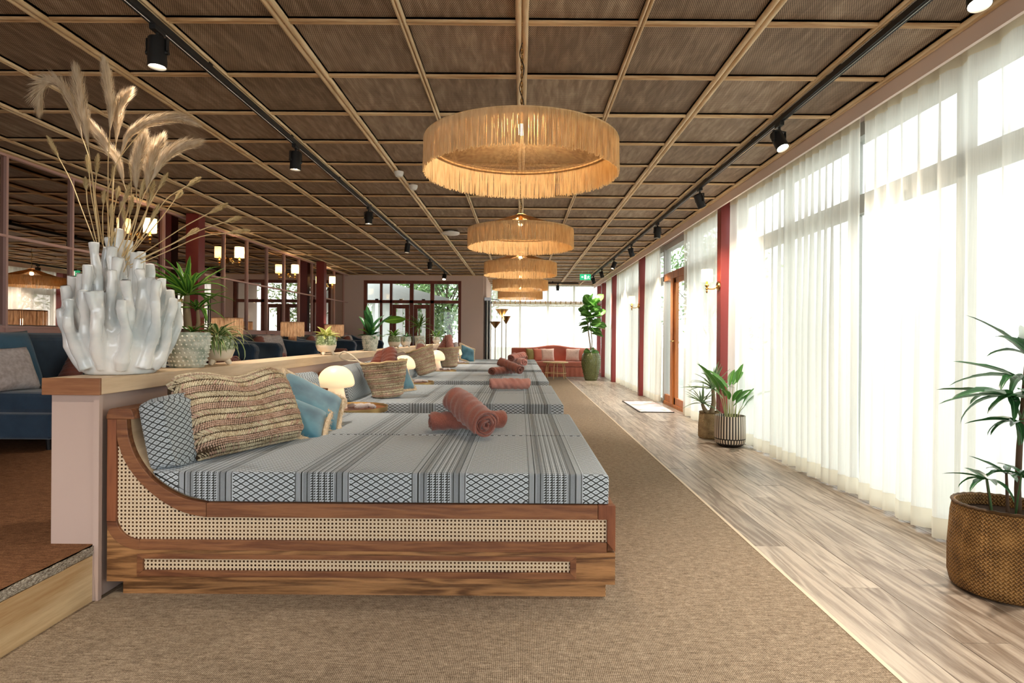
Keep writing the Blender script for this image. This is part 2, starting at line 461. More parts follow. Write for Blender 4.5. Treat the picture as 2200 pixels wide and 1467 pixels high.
# platform on the left
pf = MB().box(XL, -1.80, Y0, YF, -.012, PLAT - .035).build('floor_platform', M['pine']); struct(pf)
MB().box(-1.80, -1.772, Y0, 2.45, 0, PLAT - .045).build('riser_board', M['pine'], pf, bevel=.002)
mo = Mat('chipboard', .9, .1); vv = mo.noise(mo.mapping(mo.coords(), (1, 1, 3)), 90, 2, 0, .8); mo.color(mo.ramp(vv, [(.35, s2l((110, 98, 86))), (.5, s2l((172, 162, 148))), (.7, s2l((224, 216, 204)))])); mo.bump(vv, .006)
g = MB().grid(lambda u, v: (-1.768 + random.uniform(-.004, .004), Y0 + u * (2.45 - Y0), PLAT - .040 + v * .037), 160, 4)
g.build('chipboard_edge', mo.m, pf)
MB().box(-1.80, -1.7735, Y0, 2.45, PLAT - .042, PLAT - .001).build('chipboard', mo.m, pf)
MB().box(XL, -1.7735, Y0, YF, PLAT - .035, PLAT).build('platform_carpet', M['rust'], pf)
# ceiling
cl = MB().box(XL, XR + .1, Y0, YB, CZ + .02, CZ + .12).build('ceiling', M['dark']); struct(cl)
YR = [2.338 + .614 * (k - 9) for k in range(0, 36)]
XC = [-4.5] + [-4.2 + .6 * i for i in range(0, 11)] + [2.24]
pan = {}
far = MB()
for iy in range(len(YR) - 1):
    ya, yb = YR[iy], min(YR[iy + 1], YB)
    if ya >= YB: break
    for ix in range(len(XC) - 1):
        xa, xb = XC[ix], XC[ix + 1]
        if yb < Y0: continue
        if 2.2 < yb <= 11.9:
            key = round(xb - xa, 2)
            if key not in pan: pan[key] = MB().box(0, xb - xa - .006, .003, .611, 0, .008).mesh('ceiling_panel', M['ceil'])
            obj('ceiling_panel', pan[key], cl, (xa + .003, ya, CZ + random.uniform(.0, .003)))
        else: far.box(xa + .003, xb - .003, ya + .003, yb - .003, CZ, CZ + .008)
tag(far.build('far_ceiling_panels', M['ceil'], cl), kind='stuff')
def batten_bm(w, t, L, ax):
    m = MB(); 
    for s in (-1, 1):                               # twin rounded beads with a groove between
        c = s * w * .26; h = w * .24; pr = [(c - h, t), (c - h, t * .45), (c - h * .6, t * .08), (c, 0), (c + h * .6, t * .08), (c + h, t * .45), (c + h, t)]
        vs = []
        for y in (0, L): vs += [((p, y, z) if ax == 'y' else (y, p, z)) for p, z in pr]
        n = len(pr); m.add(vs, [(i, i + 1, n + i + 1, n + i) for i in range(n - 1)] + [tuple(range(n)), tuple(range(n, 2 * n))])
    if ax == 'y': m.box(-w / 2, w / 2, 0, L, t * .55, t)
    else: m.box(0, L, -w / 2, w / 2, t * .55, t)
    return m
for iy, y in enumerate(YR):
    if Y0 < y < YB - .1: batten_bm(.042, .022, 6.74, 'x').build('cross_batten', M['battenx'], cl, loc=(-4.5, y, CZ - .022), smooth=50)
for i, x in enumerate(XC[1:-1]):
    wide = abs((x / 1.2) - round(x / 1.2)) < .01
    batten_bm(.066 if wide else .040, .030 if wide else .026, YB - Y0 - (0 if x > -1 else YB - YF), 'y').build('long_batten', M['batten'], cl, loc=(x, Y0, CZ - (.031 if wide else .027)), smooth=50)
for x in (-4.47, 2.215): batten_bm(.05, .03, YF - Y0 if x < 0 else YB - Y0, 'y').build('long_batten', M['batten'], cl, loc=(x, Y0, CZ - .032), smooth=50)
MB().box(-4.5, -.95, YF - .05, YF, CZ - .025, CZ).build('cross_batten', M['battenx'], cl)
# right wall: fascia, pillars, window band
fa = MB().box(2.24, 2.262, Y0, YB, CZ - .12, CZ + .02).build('trim_1', M['fascia']); struct(fa)
MB().box(2.262, XR, Y0, YB, CZ - .02, CZ + .02).build('trim_2', M['wall']).__setitem__('kind', 'structure')
COLY = (-2.45, 2.10, 6.65, 11.15, 14.5)
for i, y in enumerate(COLY[1:]):
    c = MB().box(2.272, 2.45, y, y + .13, 0, CZ - .02).build('pillar', M['redcol'], bevel=.004)
    struct(c)
wr = thing('wall_right', None, None); struct(wr)
MB().box(2.47, 2.60, Y0, YB, CZ - .12, CZ + .1).build('lintel', M['greyfr'], wr)
MB().box(2.47, 2.60, Y0, YB, -.1, .07).build('sill', M['greyfr'], wr)
wn = 0
def win_bay(ya, yb, n, upper=True):
    global wn; wn += 1
    w = thing('window_%d' % wn, None, None, (2.5, ya, 0)); struct(w)
    L = yb - ya; zt = 2.11
    MB().box(0, .07, 0, L, zt - .07, zt + .07).build('transom', M['greyfr'], w, bevel=.003)
    for k in range(n + 1):
        c = L * k / n
        MB().box(0, .07, max(0, c - .035), min(L, c + .035), .07, CZ - .1).build('mullion', M['greyfr'], w, bevel=.003)
        if k < n:
            d = L * (k + 1) / n
            MB().box(.03, .036, c + .035, d - .035, .07, zt - .07).build('pane', M['glass'], w)
            MB().box(.03, .036, c + .035, d - .035, zt + .07, CZ - .1).build('pane', M['glass'], w)
win_bay(Y0, 2.1, 4); win_bay(2.23, 6.65, 4); win_bay(6.78, 8.42, 1); win_bay(10.0, 11.15, 1); win_bay(11.28, 14.5, 3); win_bay(14.63, 16.3, 1)
# curtains
def curtain(name, label, xc, ya, yb, ztop, zbot, period=.24, amp=.036, axis='y', pinch=0, hem=.115, gather=(0, 0)):
    L = yb - ya; n = max(8, int(L / .018)); rs = random.Random(int(ya * 100) + int(xc * 10))
    ph = [0.0]
    for i in range(n): ph.append(ph[-1] + 2 * math.pi * (L / n) / (period * (1 + .55 * math.sin(i * .021 + rs.random() * .02 + ya)) ))
    am = [amp * (.65 + .5 * math.sin(i * .037 + ya * 3) ** 2) for i in range(n + 1)]
    def fn(v, zz, o=0):
        i = min(n, int(round(v * n))); h = 1 - zz
        k = .45 + .55 * min(1, h * 1.8)
        a = am[i] * k; w = math.sin(ph[i] + .35 * math.sin(h * 2.1 + ya)) ; w = w * (1.25 - .25 * w * w)
        off = a * w + .010 * math.sin(ph[i] * 2.7 + h * 1.5) * k
        g0, g1 = gather
        y = ya + v * L + g0 * (1 - v) * math.sin(math.pi * min(1, h)) * .5 + g1 * v * math.sin(math.pi * min(1, h)) * .5
        z = zbot + zz * (ztop - zbot)
        z += .006 * math.sin(ph[i] * .5) * (1 - zz)
        q = xc + off - o
        return (q, y, z) if axis == 'y' else (y, q, z)
    t = thing(name, label, 'curtain', (xc, ya, zbot) if axis == 'y' else (ya, xc, zbot)); l = t.location.copy()
    hz = hem / (ztop - zbot)
    a = MB().grid(lambda u, v: tuple(Vector(fn(u, hz + v * (1 - hz))) - l), n, 12)
    a.build('curtain_panel', M['curtain'], t, smooth=180, fix=False)
    b = MB().grid(lambda u, v: tuple(Vector(fn(u, v * hz, .002)) - l), n, 2)
    b.build('hem', M['hem'], t, smooth=180, fix=False)
    c = MB().grid(lambda u, v: tuple(Vector(fn(u, .975 + v * .025, .003)) - l), n, 1)
    c.build('heading_tape', M['hem'], t, smooth=180, fix=False)
    return t
ZT = CZ - .04; ZB = .014
curtain('sheer_curtain', 'white sheer curtain beside the camera, mostly out of frame at the right', 2.37, -3.1, 1.5, ZT, ZB, .26, .034)
curtain('sheer_curtain', 'nearest white sheer curtain, behind the tall palm in the seagrass basket', 2.37, 1.56, 4.06, ZT, ZB, .25, .038, gather=(0, -.02))
curtain('sheer_curtain', 'white sheer curtain between the narrow gap and the nearest red pillar', 2.37, 4.10, 6.60, ZT, ZB, .23, .036, gather=(.02, .0))
curtain('sheer_curtain', 'white sheer curtain between the red pillar with pot plants and the glass door', 2.37, 6.86, 8.48, ZT, ZB, .20, .034, gather=(0, -.12))
curtain('sheer_curtain', 'narrow cream sheer curtain bunched just past the glass door', 2.37, 10.0, 11.08, ZT, ZB, .15, .036, gather=(-.1, 0))
curtain('sheer_curtain', 'white sheer curtain behind the farther wall sconce past the glass door', 2.37, 11.36, 14.42, ZT, ZB, .21, .034)
curtain('sheer_curtain', 'short white sheer curtain beyond the farthest red pillar by the planter', 2.37, 14.72, 16.2, ZT, ZB, .2, .03)
# glass door in the right wall
dr = thing('door_1', None, None, (2.44, 8.42, 0)); struct(dr); DL = 1.58
MB().box(0, .09, 0, DL, 2.06, 2.18).build('transom', M['doorwood'], dr, bevel=.003)
MB().box(0, .09, 0, DL, 0, .05).build('threshold', M['doorwood'], dr, bevel=.003)
MB().box(0, .09, 0, .06, 0, CZ - .1).build('jamb', M['greyfr'], dr, bevel=.003)
MB().box(0, .09, DL - .06, DL, 0, CZ - .1).build('jamb', M['greyfr'], dr, bevel=.003)
MB().box(-.01, .09, .92, 1.06, .05, 2.06).build('stile', M['doorwood'], dr, bevel=.003)
MB().box(.04, .046, .06, DL - .06, 2.18, CZ - .1).build('pane', M['glass'], dr)
MB().box(.04, .046, 1.06, DL - .06, .16, 2.06).build('pane', M['glass'], dr)
MB().box(.02, .07, 1.06, DL - .06, .05, .16).build('bottom_rail', M['doorwood'], dr)
lf = MB().box(.015, .065, .06, .92, .05, .16).box(.015, .065, .06, .92, 1.98, 2.06).box(.015, .065, .06, .13, .05, 2.06).box(.015, .065, .84, .92, .05, 2.06).build('door_leaf', M['doorwood'], dr, bevel=.003)
MB().box(.038, .044, .13, .84, .16, 1.98).build('pane', M['glass'], lf)
h = MB().tube([(0, .88, 1.06), (-.05, .88, 1.06), (-.055, .86, 1.06), (-.055, .76, 1.06)], .011, 8).lathe([(0, -.001), (.026, 0), (.026, .008), (0, .01)], 16).build('door_handle', M['brass'], lf, smooth=40)
# far wall with the big window
fw = MB()
wx0, wx1, wz0, wz1 = -4.09, -1.54, PLAT, 2.55
fw.box(XL, wx0, YF, YF + .2, 0, CZ + .1).box(wx1, -.96, YF, YF + .2, 0, CZ + .1).box(wx0, wx1, YF, YF + .2, wz1, CZ + .1).box(wx0, wx1, YF, YF + .2, 0, wz0)
struct(fw.build('wall_far', M['wall2']))
wf = thing('window_%d' % (wn + 1), None, None, (0, YF, 0)); struct(wf)
y0, y1 = .03, .12
def fr(n, x0, x1, z0, z1, par=wf, a=y0, b=y1): return MB().box(x0, x1, a, b, z0, z1).build(n, M['redwood'], par, bevel=.003)
fr('window_frame', wx0, wx0 + .08, wz0, wz1); fr('window_frame', wx1 - .08, wx1, wz0, wz1); fr('window_frame', wx0 + .08, wx1 - .08, wz1 - .08, wz1)
fr('window_sill', wx0 + .08, wx1 - .08, wz0, wz0 + .06)
for x, w in ((-3.64, .06), (-3.38, .06), (-2.84, .10), (-2.30, .10)): fr('mullion', x - w / 2, x + w / 2, wz0, wz1 - .08)
fr('transom', wx0 + .08, wx1 - .08, 1.96, 2.04)
for a, b in ((-3.34, -2.90), (-2.78, -2.36)):
    d = fr('door_leaf', a, b, 1.82, 1.92, wf, .01, .07); 
    MB().box(a, a + .10, .01, .07, wz0, 1.82).box(b - .10, b, .01, .07, wz0, 1.82).box(a + .1, b - .1, .01, .07, wz0, wz0 + .25).build('stile', M['redwood'], d, bevel=.003)
for a, b in ((wx0 + .08, -3.67), (-3.61, -3.41), (-3.35, -2.89), (-2.79, -2.35), (-2.25, wx1 - .08)):
    for c, d in ((wz0 + .06, 1.96), (2.04, wz1 - .08)): MB().box(a, b, .07, .076, c, d).build('pane', M['glass'], wf)
# back wall: glazing with sheers
wb_ = thing('wall_back', None, None); struct(wb_)
MB().box(-1.2, 2.6, YB, YB + .15, CZ - .06, CZ + .1).build('lintel', M['white'], wb_); MB().box(-1.2, 2.6, YB, YB + .15, -.1, .1).build('sill', M['white'], wb_)
MB().box(-1.0, -.9, YF + .2, YB, 0, CZ + .1).build('return_wall', M['wall2'], wb_)
w8 = thing('window_%d' % (wn + 2), None, None, (0, YB + .03, 0)); struct(w8)
for x in (-.9, .0, .85, 1.65, 2.4): MB().box(x - .03, x + .03, 0, .07, .1, CZ - .06).build('mullion', M['white'], w8)
MB().box(-.9, 2.4, 0, .07, 2.10, 2.17).build('transom', M['white'], w8)
for i, (a, b) in enumerate(((-.87, -.03), (.03, .82), (.88, 1.62), (1.68, 2.37))):
    MB().box(a, b, .03, .036, .1, 2.10).build('pane', M['glass'], w8); MB().box(a, b, .03, .036, 2.17, CZ - .06).build('pane', M['glass'], w8)
curtain('sheer_curtain', 'white cafe curtain on a rail behind the terracotta sofa', YB - .12, -.84, 2.22, 2.14, .02, .14, .026, 'x')
curtain('sheer_valance', 'upper white sheer above the curtain rail of the end window', YB - .04, -.84, 2.22, CZ - .02, 2.02, .25, .012, 'x', hem=.04)
rl = thing('curtain_rail', 'thin rail with hooks carrying the curtain behind the terracotta sofa', 'curtain rail', (-.84, YB - .13, 2.16))
MB().tube([(0, 0, 0), (3.05, 0, 0)], .010, 6).build('rod', M['brass'], rl)
for k in range(20): MB().box(-.012, .012, -.02, .02, -.06, .03).build('hook', M['brass'], rl, loc=(.08 + k * .153, 0, 0))
# red end door jambs at the far right corner
dj = thing('door_2', None, None, (2.27, 16.3, 0)); struct(dj)
MB().box(0, .12, 0, .13, 0, CZ - .1).build('jamb', M['redcol'], dj); MB().box(0, .12, .95, 1.08, 0, CZ - .1).build('jamb', M['redcol'], dj)
MB().box(.02, .08, .13, .95, 2.05, 2.15).build('transom', M['redcol'], dj); MB().box(.05, .056, .13, .95, .1, 2.05).build('pane', M['glass'], dj); MB().box(.02, .08, .13, .95, 0, .1).build('bottom_rail', M['redcol'], dj)
# dark folding partition stacked at the end of the far wall
fp = thing('folding_partition', 'dark folded partition stack with chrome head at the end of the taupe wall', 'partition', (-.93, YF + .1, 0))
for k in range(3): MB().box(0, .03, 0, .32, .02, 2.05).build('folding_leaf', M['black'] if k != 1 else M['white'], fp, loc=(.01 + k * .045, k * .02, 0), bevel=.003)
MB().box(-.01, .16, 0, .34, 2.05, 2.13).tube([(.1, .05, 2.1), (.38, .05, 2.06)], .012, 8).build('head_rail', plain('chrome', (170, 170, 170), .2, .5, 1), fp)
# left wall and mirrored partition
wl = MB().box(XL - .1, XL, Y0, YF, 0, CZ + .1).build('wall_left', M['wall2']); struct(wl)
mp = thing('mirror_partition', 'mirrored wall in a pink grid frame behind the blue sofas', 'mirror', (-4.5, 2.1, 0))
ps = [2.1 + .757 * k for k in range(0, 18)]
me_u = MB().box(-.02, -.015, .01, .747, 1.98, CZ - .03).mesh('mirror_panel', M['mirror'])
me_m = MB().box(-.02, -.015, .01, .747, 1.19, 1.96).mesh('mirror_panel', M['mirror'])
po = MB().box(-.02, .012, -.011, .011, PLAT, CZ).mesh('mullion', M['pink'])
for k, y in enumerate(ps):
    obj('mullion', po, mp, (0, y - 2.1, 0))
    if y + .7 < YF:
        obj('mirror_panel', me_u, mp, (0, y - 2.1, 0)); obj('mirror_panel', me_m, mp, (0, y - 2.1, 0))
for z, n_ in ((1.17, 'bottom_rail'), (1.965, 'middle_rail'), (CZ - .04, 'top_rail')):
    MB().box(-.02, .010, 0, YF - 2.1, z - .011, z + .011).build(n_, M['pink'], mp)
MB().box(-.025, 0, 0, YF - 2.1, PLAT, 1.157).build('lower_panel', M['pink'], mp)
for y in (7.74, 12.70): struct(MB().box(-4.42, -4.25, y, y + .16, PLAT, CZ).build('pillar', M['redcol'], bevel=.004))
wn_ = thing('wall_near', None, None); struct(wn_)
MB().box(XL, XR, Y0 - .1, Y0, 2.5, CZ + .1).build('lintel', M['wall2'], wn_); MB().box(XL, XR, Y0 - .1, Y0, 0, .25).build('sill', M['wall2'], wn_)
for x in (-4.5, -2.8, -1.1, .6, 2.4): MB().box(x - .07, x + .07, Y0 - .1, Y0, .25, 2.5).build('mullion', M['wall2'], wn_)
# half wall and ledge
hw = MB().box(-1.955, -1.772, 2.45, YF, 0, .865).build('wall_half', M['wall'], bevel=.003); struct(hw)
lg = thing('ledge', 'pale oak ledge capping the long half wall beside the daybeds', 'ledge', (-1.85, 2.43, .865))
MB().box(-.12, .118, 0, YF - 2.45, 0, .068).build('ledge_board', M['ledge'], lg, bevel=.003)
MB().box(-.121, .119, -.012, .0, -.001, .069).build('end_cap', M['ledge_end'], lg, bevel=.002)
tr = MB().box(-1.772, -1.748, 2.44, 2.46, 0, .865).build('trim_3', M['wall']); struct(tr)

# ------------------------------------------------------------------ outdoors
gd = MB().box(-40, 60, -30, 70, -.35, -.15).build('ground_outside', plain('pale_paving', (176, 176, 168), .9, .1, var=.1)); struct(gd)
gl = []
for i, c in enumerate(((130, 164, 100), (166, 192, 124), (104, 138, 84))):
    gl.append(m_leaf('tree_leaf_%d' % i, tuple(int(x * .7) for x in c), c))
bark = plain('bark', (90, 80, 66), .9, .1, var=.3)
def tree(x, y, h, r, n, label, cz=None, seed=1):
    rs = random.Random(seed); t = thing('garden_tree', label, 'tree', (x, y, -.15)); m = MB(); tk = MB()
    tk.tube([(0, 0, 0), (.1, 0, h * .3), (-.05, .1, h * .6), (.05, 0, h * .85)], [.09, .07, .05, .02], 8)
    for k in range(9):
        a = k * 2.4; e = rs.uniform(.3, .55) * h; tk.tube([(0, 0, e), (math.cos(a) * r * .35, math.sin(a) * r * .35, e + .2 * h), (math.cos(a) * r * .75, math.sin(a) * r * .75, e + .32 * h)], [.03, .02, .008], 5)
    tk.build('trunk', bark, t)
    cc = [(Vector((rs.gauss(0, r * .45), rs.gauss(0, r * .45), h * rs.uniform(.3, .95)))) for _ in range(26)]
    for k in range(n):
        c = cc[k % 26]; p = c + Vector((rs.gauss(0, r * .2), rs.gauss(0, r * .2), rs.gauss(0, h * .07)))
        s = rs.uniform(.05, .1); a = Vector((rs.gauss(0, 1), rs.gauss(0, 1), rs.gauss(0, 1))).normalized(); b = a.orthogonal().normalized()
        m.add([p - a * s, p + b * s * .5, p + a * s, p - b * s * .5], [(0, 1, 2, 3)], [(0, .5), (.5, 0), (1, .5), (.5, 1)], k % 3)
    tag(m.build('foliage', gl, t, fix=False), kind='stuff')
tree(-2.4, 19.5, 4.4, 1.4, 6000, 'leafy garden tree outside the big red-brown framed window', seed=2)
tree(-4.3, 24, 6, 2.2, 8000, 'dense tree farther back outside the big red-brown window', seed=3)
tree(-7.5, 22, 5.5, 2.2, 7000, 'tree at the far left outside the red-brown window', seed=4)
tree(-9.5, 27, 6, 2.2, 6000, 'tree to the right outside the red-brown window', seed=5)
tree(5.3, 16.5, 4.2, 1.3, 3000, 'garden tree glimpsed through the glass terrace door', seed=6)
ob = thing('garden_pavilion', 'white framed building seen through the red-brown window', 'building', (-5.2, 18.2, -.15))
MB().box(0, 2.2, 2.4, 2.6, 0, 2.35).build('wall', M['white'], ob)
MB().prism([(-.4, 2.35), (3.0, 2.35), (3.0, 2.42), (-.4, 3.3)], 0, 2.4).build('roof', plain('grey_roof', (190, 190, 186), .8), ob)
for x in (0, .75, 1.5, 2.2): MB().box(x - .05, x + .05, 0, .1, 0, 2.4).build('post', M['white'], ob)

# ------------------------------------------------------------------ daybeds
BX, BY = -1.745, 2.480; SC = BY / F
def q(zx, zy):                                   # detail crop -> bed front plane (x,z) local
    p = P(zx / 2.62, 740 + zy / 2.62, BY); return (p.x - BX, p.z)
BW = 1.96; BL = 2.155
ZA, ZB_, ZC, ZD, ZE, ZF = .405, .345, .248, .205, .070, .0
def spl(pts, n=6):
    out = []
    for i in range(len(pts) - 1):
        p0 = pts[max(i - 1, 0)]; p1 = pts[i]; p2 = pts[i + 1]; p3 = pts[min(i + 2, len(pts) - 1)]
        for k in range(n):
            t = k / n
            out.append(tuple(.5 * ((2 * b) + (c - a) * t + (2 * a - 5 * b + 4 * c - d) * t * t + (-a + 3 * b - 3 * c + d) * t ** 3) for a, b, c, d in zip(p0, p1, p2, p3)))
    out.append(tuple(pts[-1])); return out
outer = spl([q(*p) for p in ((712, 420), (716, 480), (730, 550), (762, 630), (812, 705), (870, 765), (945, 815), (1045, 857), (1160, 875))])
inner = spl([q(*p) for p in ((655, 420), (657, 525), (675, 590), (702, 655), (750, 727), (820, 800), (900, 860), (985, 905), (1075, 932), (1160, 940))])
def resamp(p, n):
    d = [0]
    for i in range(1, len(p)): d.append(d[-1] + math.dist(p[i], p[i - 1]))
    out = []
    for k in range(n):
        t = d[-1] * k / (n - 1); i = min(len(p) - 2, max(j for j in range(len(p) - 1) if d[j] <= t + 1e-9)); f = (t - d[i]) / (d[i + 1] - d[i])
        out.append(tuple(a + (b - a) * f for a, b in zip(p[i], p[i + 1])))
    return out
outer = resamp(outer, 34); inner = resamp(inner, 34)
def snap(p, z, x):
    dz = z - p[-1][1]; dx = x - p[-1][0]; n = len(p) - 1
    return [(a + dx * (i / n) ** 2, b + dz * (i / n) ** 2) for i, (a, b) in enumerate(p)]
XS_ = outer[-1][0]; outer = snap(outer, ZA, XS_); inner = snap(inner, ZB_, XS_)
xs = outer[-1][0]; ztop = q(700, 420)[1]
def make_bed(label):
    t = thing('daybed', label, 'daybed', (BX, BY, 0), group='cane sided daybeds in a row along the half wall')
    for side, (a, b, c) in enumerate(((0, .030, .018), (BW - .030, BW, BW - .012))):
        MB().band(outer, inner, a, b).build('curved_rail', M['oakred'], t, bevel=.002)
        MB().box(xs + .0015, BL - .075, a, b, ZB_, ZA).build('top_rail', M['oakred'], t, bevel=.002)
        MB().prism([(BL - .0735, ZA), (BL, ZA), (BL, ZC - .04), (BL - .035, ZC), (BL - .035, ZB_), (BL - .0735, ZB_)][:], a, b).build('corner_post', M['oakpost'], t, bevel=.002)
        x0 = .002; xi = inner[0][0]
        MB().box(x0, xi, a, b, .325, ztop).build('corner_post', M['oakpost'], t, bevel=.002)
        cx = xi + .1; arcI = [(cx - .1 * math.cos(u), .348 - .1 * math.sin(u)) for u in [math.pi / 2 * k / 10 for k in range(11)]]
        arcO = [(cx + .005 - (.105 + xi - x0) * math.cos(u), .325 - (.325 - ZD) * math.sin(u)) for u in [math.pi / 2 * k / 10 for k in range(11)]]
        arcO[0] = (x0, .3235); arcI[0] = (xi, .3235)
        MB().band(arcI, arcO, a, b).build('lower_corner_rail', M['oakred'], t, bevel=.002)
        MB().box(arcI[-1][0] + .001, BL - .036, a, b, ZD, ZC).build('lower_rail', M['oakred'], t, bevel=.002)
        hx0, hx1, hz0, hz1 = .130, BL - .165, .092, .187
        pb = MB(); aa = a + (.004 if side == 0 else 0); bb = b - (.004 if side == 1 else 0)
        pb.prism([(x0 + .001, ZE), (BL, ZE), (BL, ZD), (hx1, ZD), (hx1, hz1), (hx1, hz0), (hx0, hz0), (hx0, hz1), (hx0, ZD), (arcO[-1][0], ZD)] + arcO[::-1][1:], aa, bb)
        pb = MB(); pb.box(x0, BL, aa, bb, ZE, hz0).box(x0, hx0, aa, bb, hz0, hz1).box(hx1, BL, aa, bb, hz0, hz1).box(x0, BL, aa, bb, hz1, ZD)
        pb.prism(arcO + [(x0, ZD)], aa, bb)
        pb.build('side_board', M['oakbed'], t)
        for n_, pl in (('inset_rail', [(hx0, hz0), (hx1, hz0), (hx1 - .026, hz0 + .026), (hx0 + .026, hz0 + .026)]), ('inset_rail', [(hx0, hz1), (hx1, hz1), (hx1 - .026, hz1 - .020), (hx0 + .026, hz1 - .020)]),
                       ('inset_rail', [(hx0, hz0), (hx0 + .026, hz0 + .026), (hx0 + .026, hz1 - .020), (hx0, hz1)]), ('inset_rail', [(hx1, hz0), (hx1 - .026, hz0 + .026), (hx1 - .026, hz1 - .02), (hx1, hz1)])):
            MB().prism(pl, a + .001, b - .001).build(n_, M['oakred'], t, bevel=.0015)
        # cane panels with a dark back board a finger behind
        yc = a + .012 if side == 0 else b - .012; yk = a + .026 if side == 0 else b - .026
        reg = [(xi, .348)] + [p for p in inner] + [(BL - .036, ZB_), (BL - .036, ZC)] + arcI[::-1]
        def flat(poly, y): return MB().add([(x, y, z) for x, z in poly], [tuple(range(len(poly)))])
        flat(reg, yc).build('cane_panel', M['cane'], t, fix=False)
        flat([(hx0 + .02, hz0 + .02), (hx1 - .02, hz0 + .02), (hx1 - .02, hz1 - .015), (hx0 + .02, hz1 - .015)], yc).build('cane_panel', M['cane'], t, fix=False)
        bk = MB(); bk.v = []; flat2 = [(x, z) for x, z in reg]
        MB().add([(x, yk, z) for x, z in reg], [tuple(range(len(reg)))]).add([(hx0, yk, hz0), (hx1, yk, hz0), (hx1, yk, hz1), (hx0, yk, hz1)], [(0, 1, 2, 3)]).build('backing_board', M['oakbed'], t, fix=False)
    MB().box(.05, BL - .035, .035, BW - .035, 0, ZE + .02).build('plinth', M['oakbed'], t, bevel=.002)
    MB().box(BL - .03, BL - .004, .031, BW - .031, ZE, ZA).build('end_board', M['oakbed_y'], t, bevel=.002)
    bb_ = [(x - .012, z - .004) for x, z in outer]; bb_[0] = (outer[0][0] - .012, outer[0][1])
    MB().band(outer, bb_, .031, BW - .031).build('curved_backboard', M['ledge'], t, smooth=50)
    cpz = ztop; w = q(755, 420)[0]
    capp = [(.0, cpz)] + [(w / 2 - w / 2 * math.cos(u), cpz + .045 * min(1, 1.5 * math.sin(u))) for u in [math.pi * k / 14 for k in range(1, 14)]] + [(w, cpz)]
    MB().prism(capp, -.003, BW + .003).build('headboard_cap', M['oakred'], t, bevel=.002)
    # mattress: two halves with rounded edges and a seam between
    ins = [(x + .006, z + .006) for x, z in outer if z > .412 and z < .525]
    prof = [(x, z) for x, z in ins] + [(xs, ZA + .002), (BL - .028, ZA + .002), (BL - .026, .515)] + [(BL - .046 + .02 * math.cos(u), .515 + .02 * math.sin(u)) for u in (0.4, .8, 1.2, 1.57)] + [(ins[0][0] + .004, .535)]
    for k in range(2):
        ya = .012 + k * (BW / 2 - .004); yb_ = ya + BW / 2 - .022
        m = MB().prism(prof, ya, yb_)
        me = m.mesh('mattress', M['pat'], None, True)
        o = obj('mattress', me, t, bevel=0)
        bm = bmesh.new(); bm.from_mesh(me)
        ed = [e for e in bm.edges if all(v.co.z > .40 for v in e.verts) and abs(e.verts[0].co.y - e.verts[1].co.y) < 1e-6 and len(e.link_faces) == 2 and abs(e.calc_face_angle(0)) > .7]
        bmesh.ops.bevel(bm, geom=ed, offset=.014, segments=4, affect='EDGES', profile=.6)
        uvl = bm.loops.layers.uv.new('UVMap')
        for f in bm.faces:
            f.smooth = True
            for l in f.loops:
                c = l.vert.co
                u = c.x - .045 if abs(f.normal.x) < .8 else c.x + c.y
                l[uvl].uv = (u + .012, c.z + (c.y - ya) * (1 if abs(f.normal.y) < .9 or f.normal.y < 0 else -1))
        bm.to_mesh(me); bm.free(); me.set_sharp_from_angle(angle=R(50))
    return t
bed_labels = ['nearest cane sided oak daybed with black and white banded mattress', 'second cane daybed from the camera, behind the first round side table',
              'third daybed in the row, with two crossed towels in the middle distance', 'fourth daybed in the row, with a towel pair near its foot', 'farthest daybed in the row, next to the taupe far wall']
PITCH = 2.575
bed0 = make_bed(bed_labels[0]); beds = [bed0]
for i in range(1, 5): beds.append(dup(bed0, (BX, BY + PITCH * i, 0), label=bed_labels[i]))
MZ = .537
# back cushions -----------------------------------------------------
def box_cushion(w, d, h, name, mat, par=None, puff=.02):
    """soft box: w along y, d along x, h along z, origin bottom centre"""
    bm = bmesh.new(); bmesh.ops.create_cube(bm, size=1)
    bmesh.ops.subdivide_edges(bm, edges=bm.edges[:], cuts=9, use_grid_fill=True)
    uvl = bm.loops.layers.uv.new('UVMap')
    for v in bm.verts:
        x, y, z = v.co * 2
        fx = 1 - .5 * puff / d * 0; b = (1 - y * y) * (1 - z * z)
        v.co.x = x * d / 2 + (1 if x > 0 else -1) * puff * b * (abs(x) > .9)
        v.co.y = y * w / 2 + (1 if y > 0 else -1) * puff * .6 * (1 - x * x) * (1 - z * z) * (abs(y) > .9)
        v.co.z = z * h / 2 + puff * .5 * (1 - y * y) * (1 - x * x) * (z > .9) + h / 2
        c = Vector((x, y, z)); k = sum(abs(t) > .9 for t in c)
        if k >= 2: v.co.x -= x * .014 if abs(x) > .9 else 0; v.co.y -= y * .014 if abs(y) > .9 else 0; v.co.z -= z * .014 if abs(z) > .9 else 0
    bm.normal_update()
    for f in bm.faces:
        f.smooth = True; n = f.normal
        for l in f.loops:
            c = l.vert.co
            l[uvl].uv = (c.y, c.z) if abs(n.x) > .6 else ((c.x, c.z) if abs(n.y) > .6 else (c.y, c.x))
    me = bpy.data.meshes.new(name); bm.to_mesh(me); bm.free(); me.materials.append(mat)
    return obj(name, me, par)
bc = box_cushion(.92, .13, .315, 'back_cushion', M['dia'])
k = 0
ords = ['nearest', 'second', 'third', 'fourth', 'farthest']
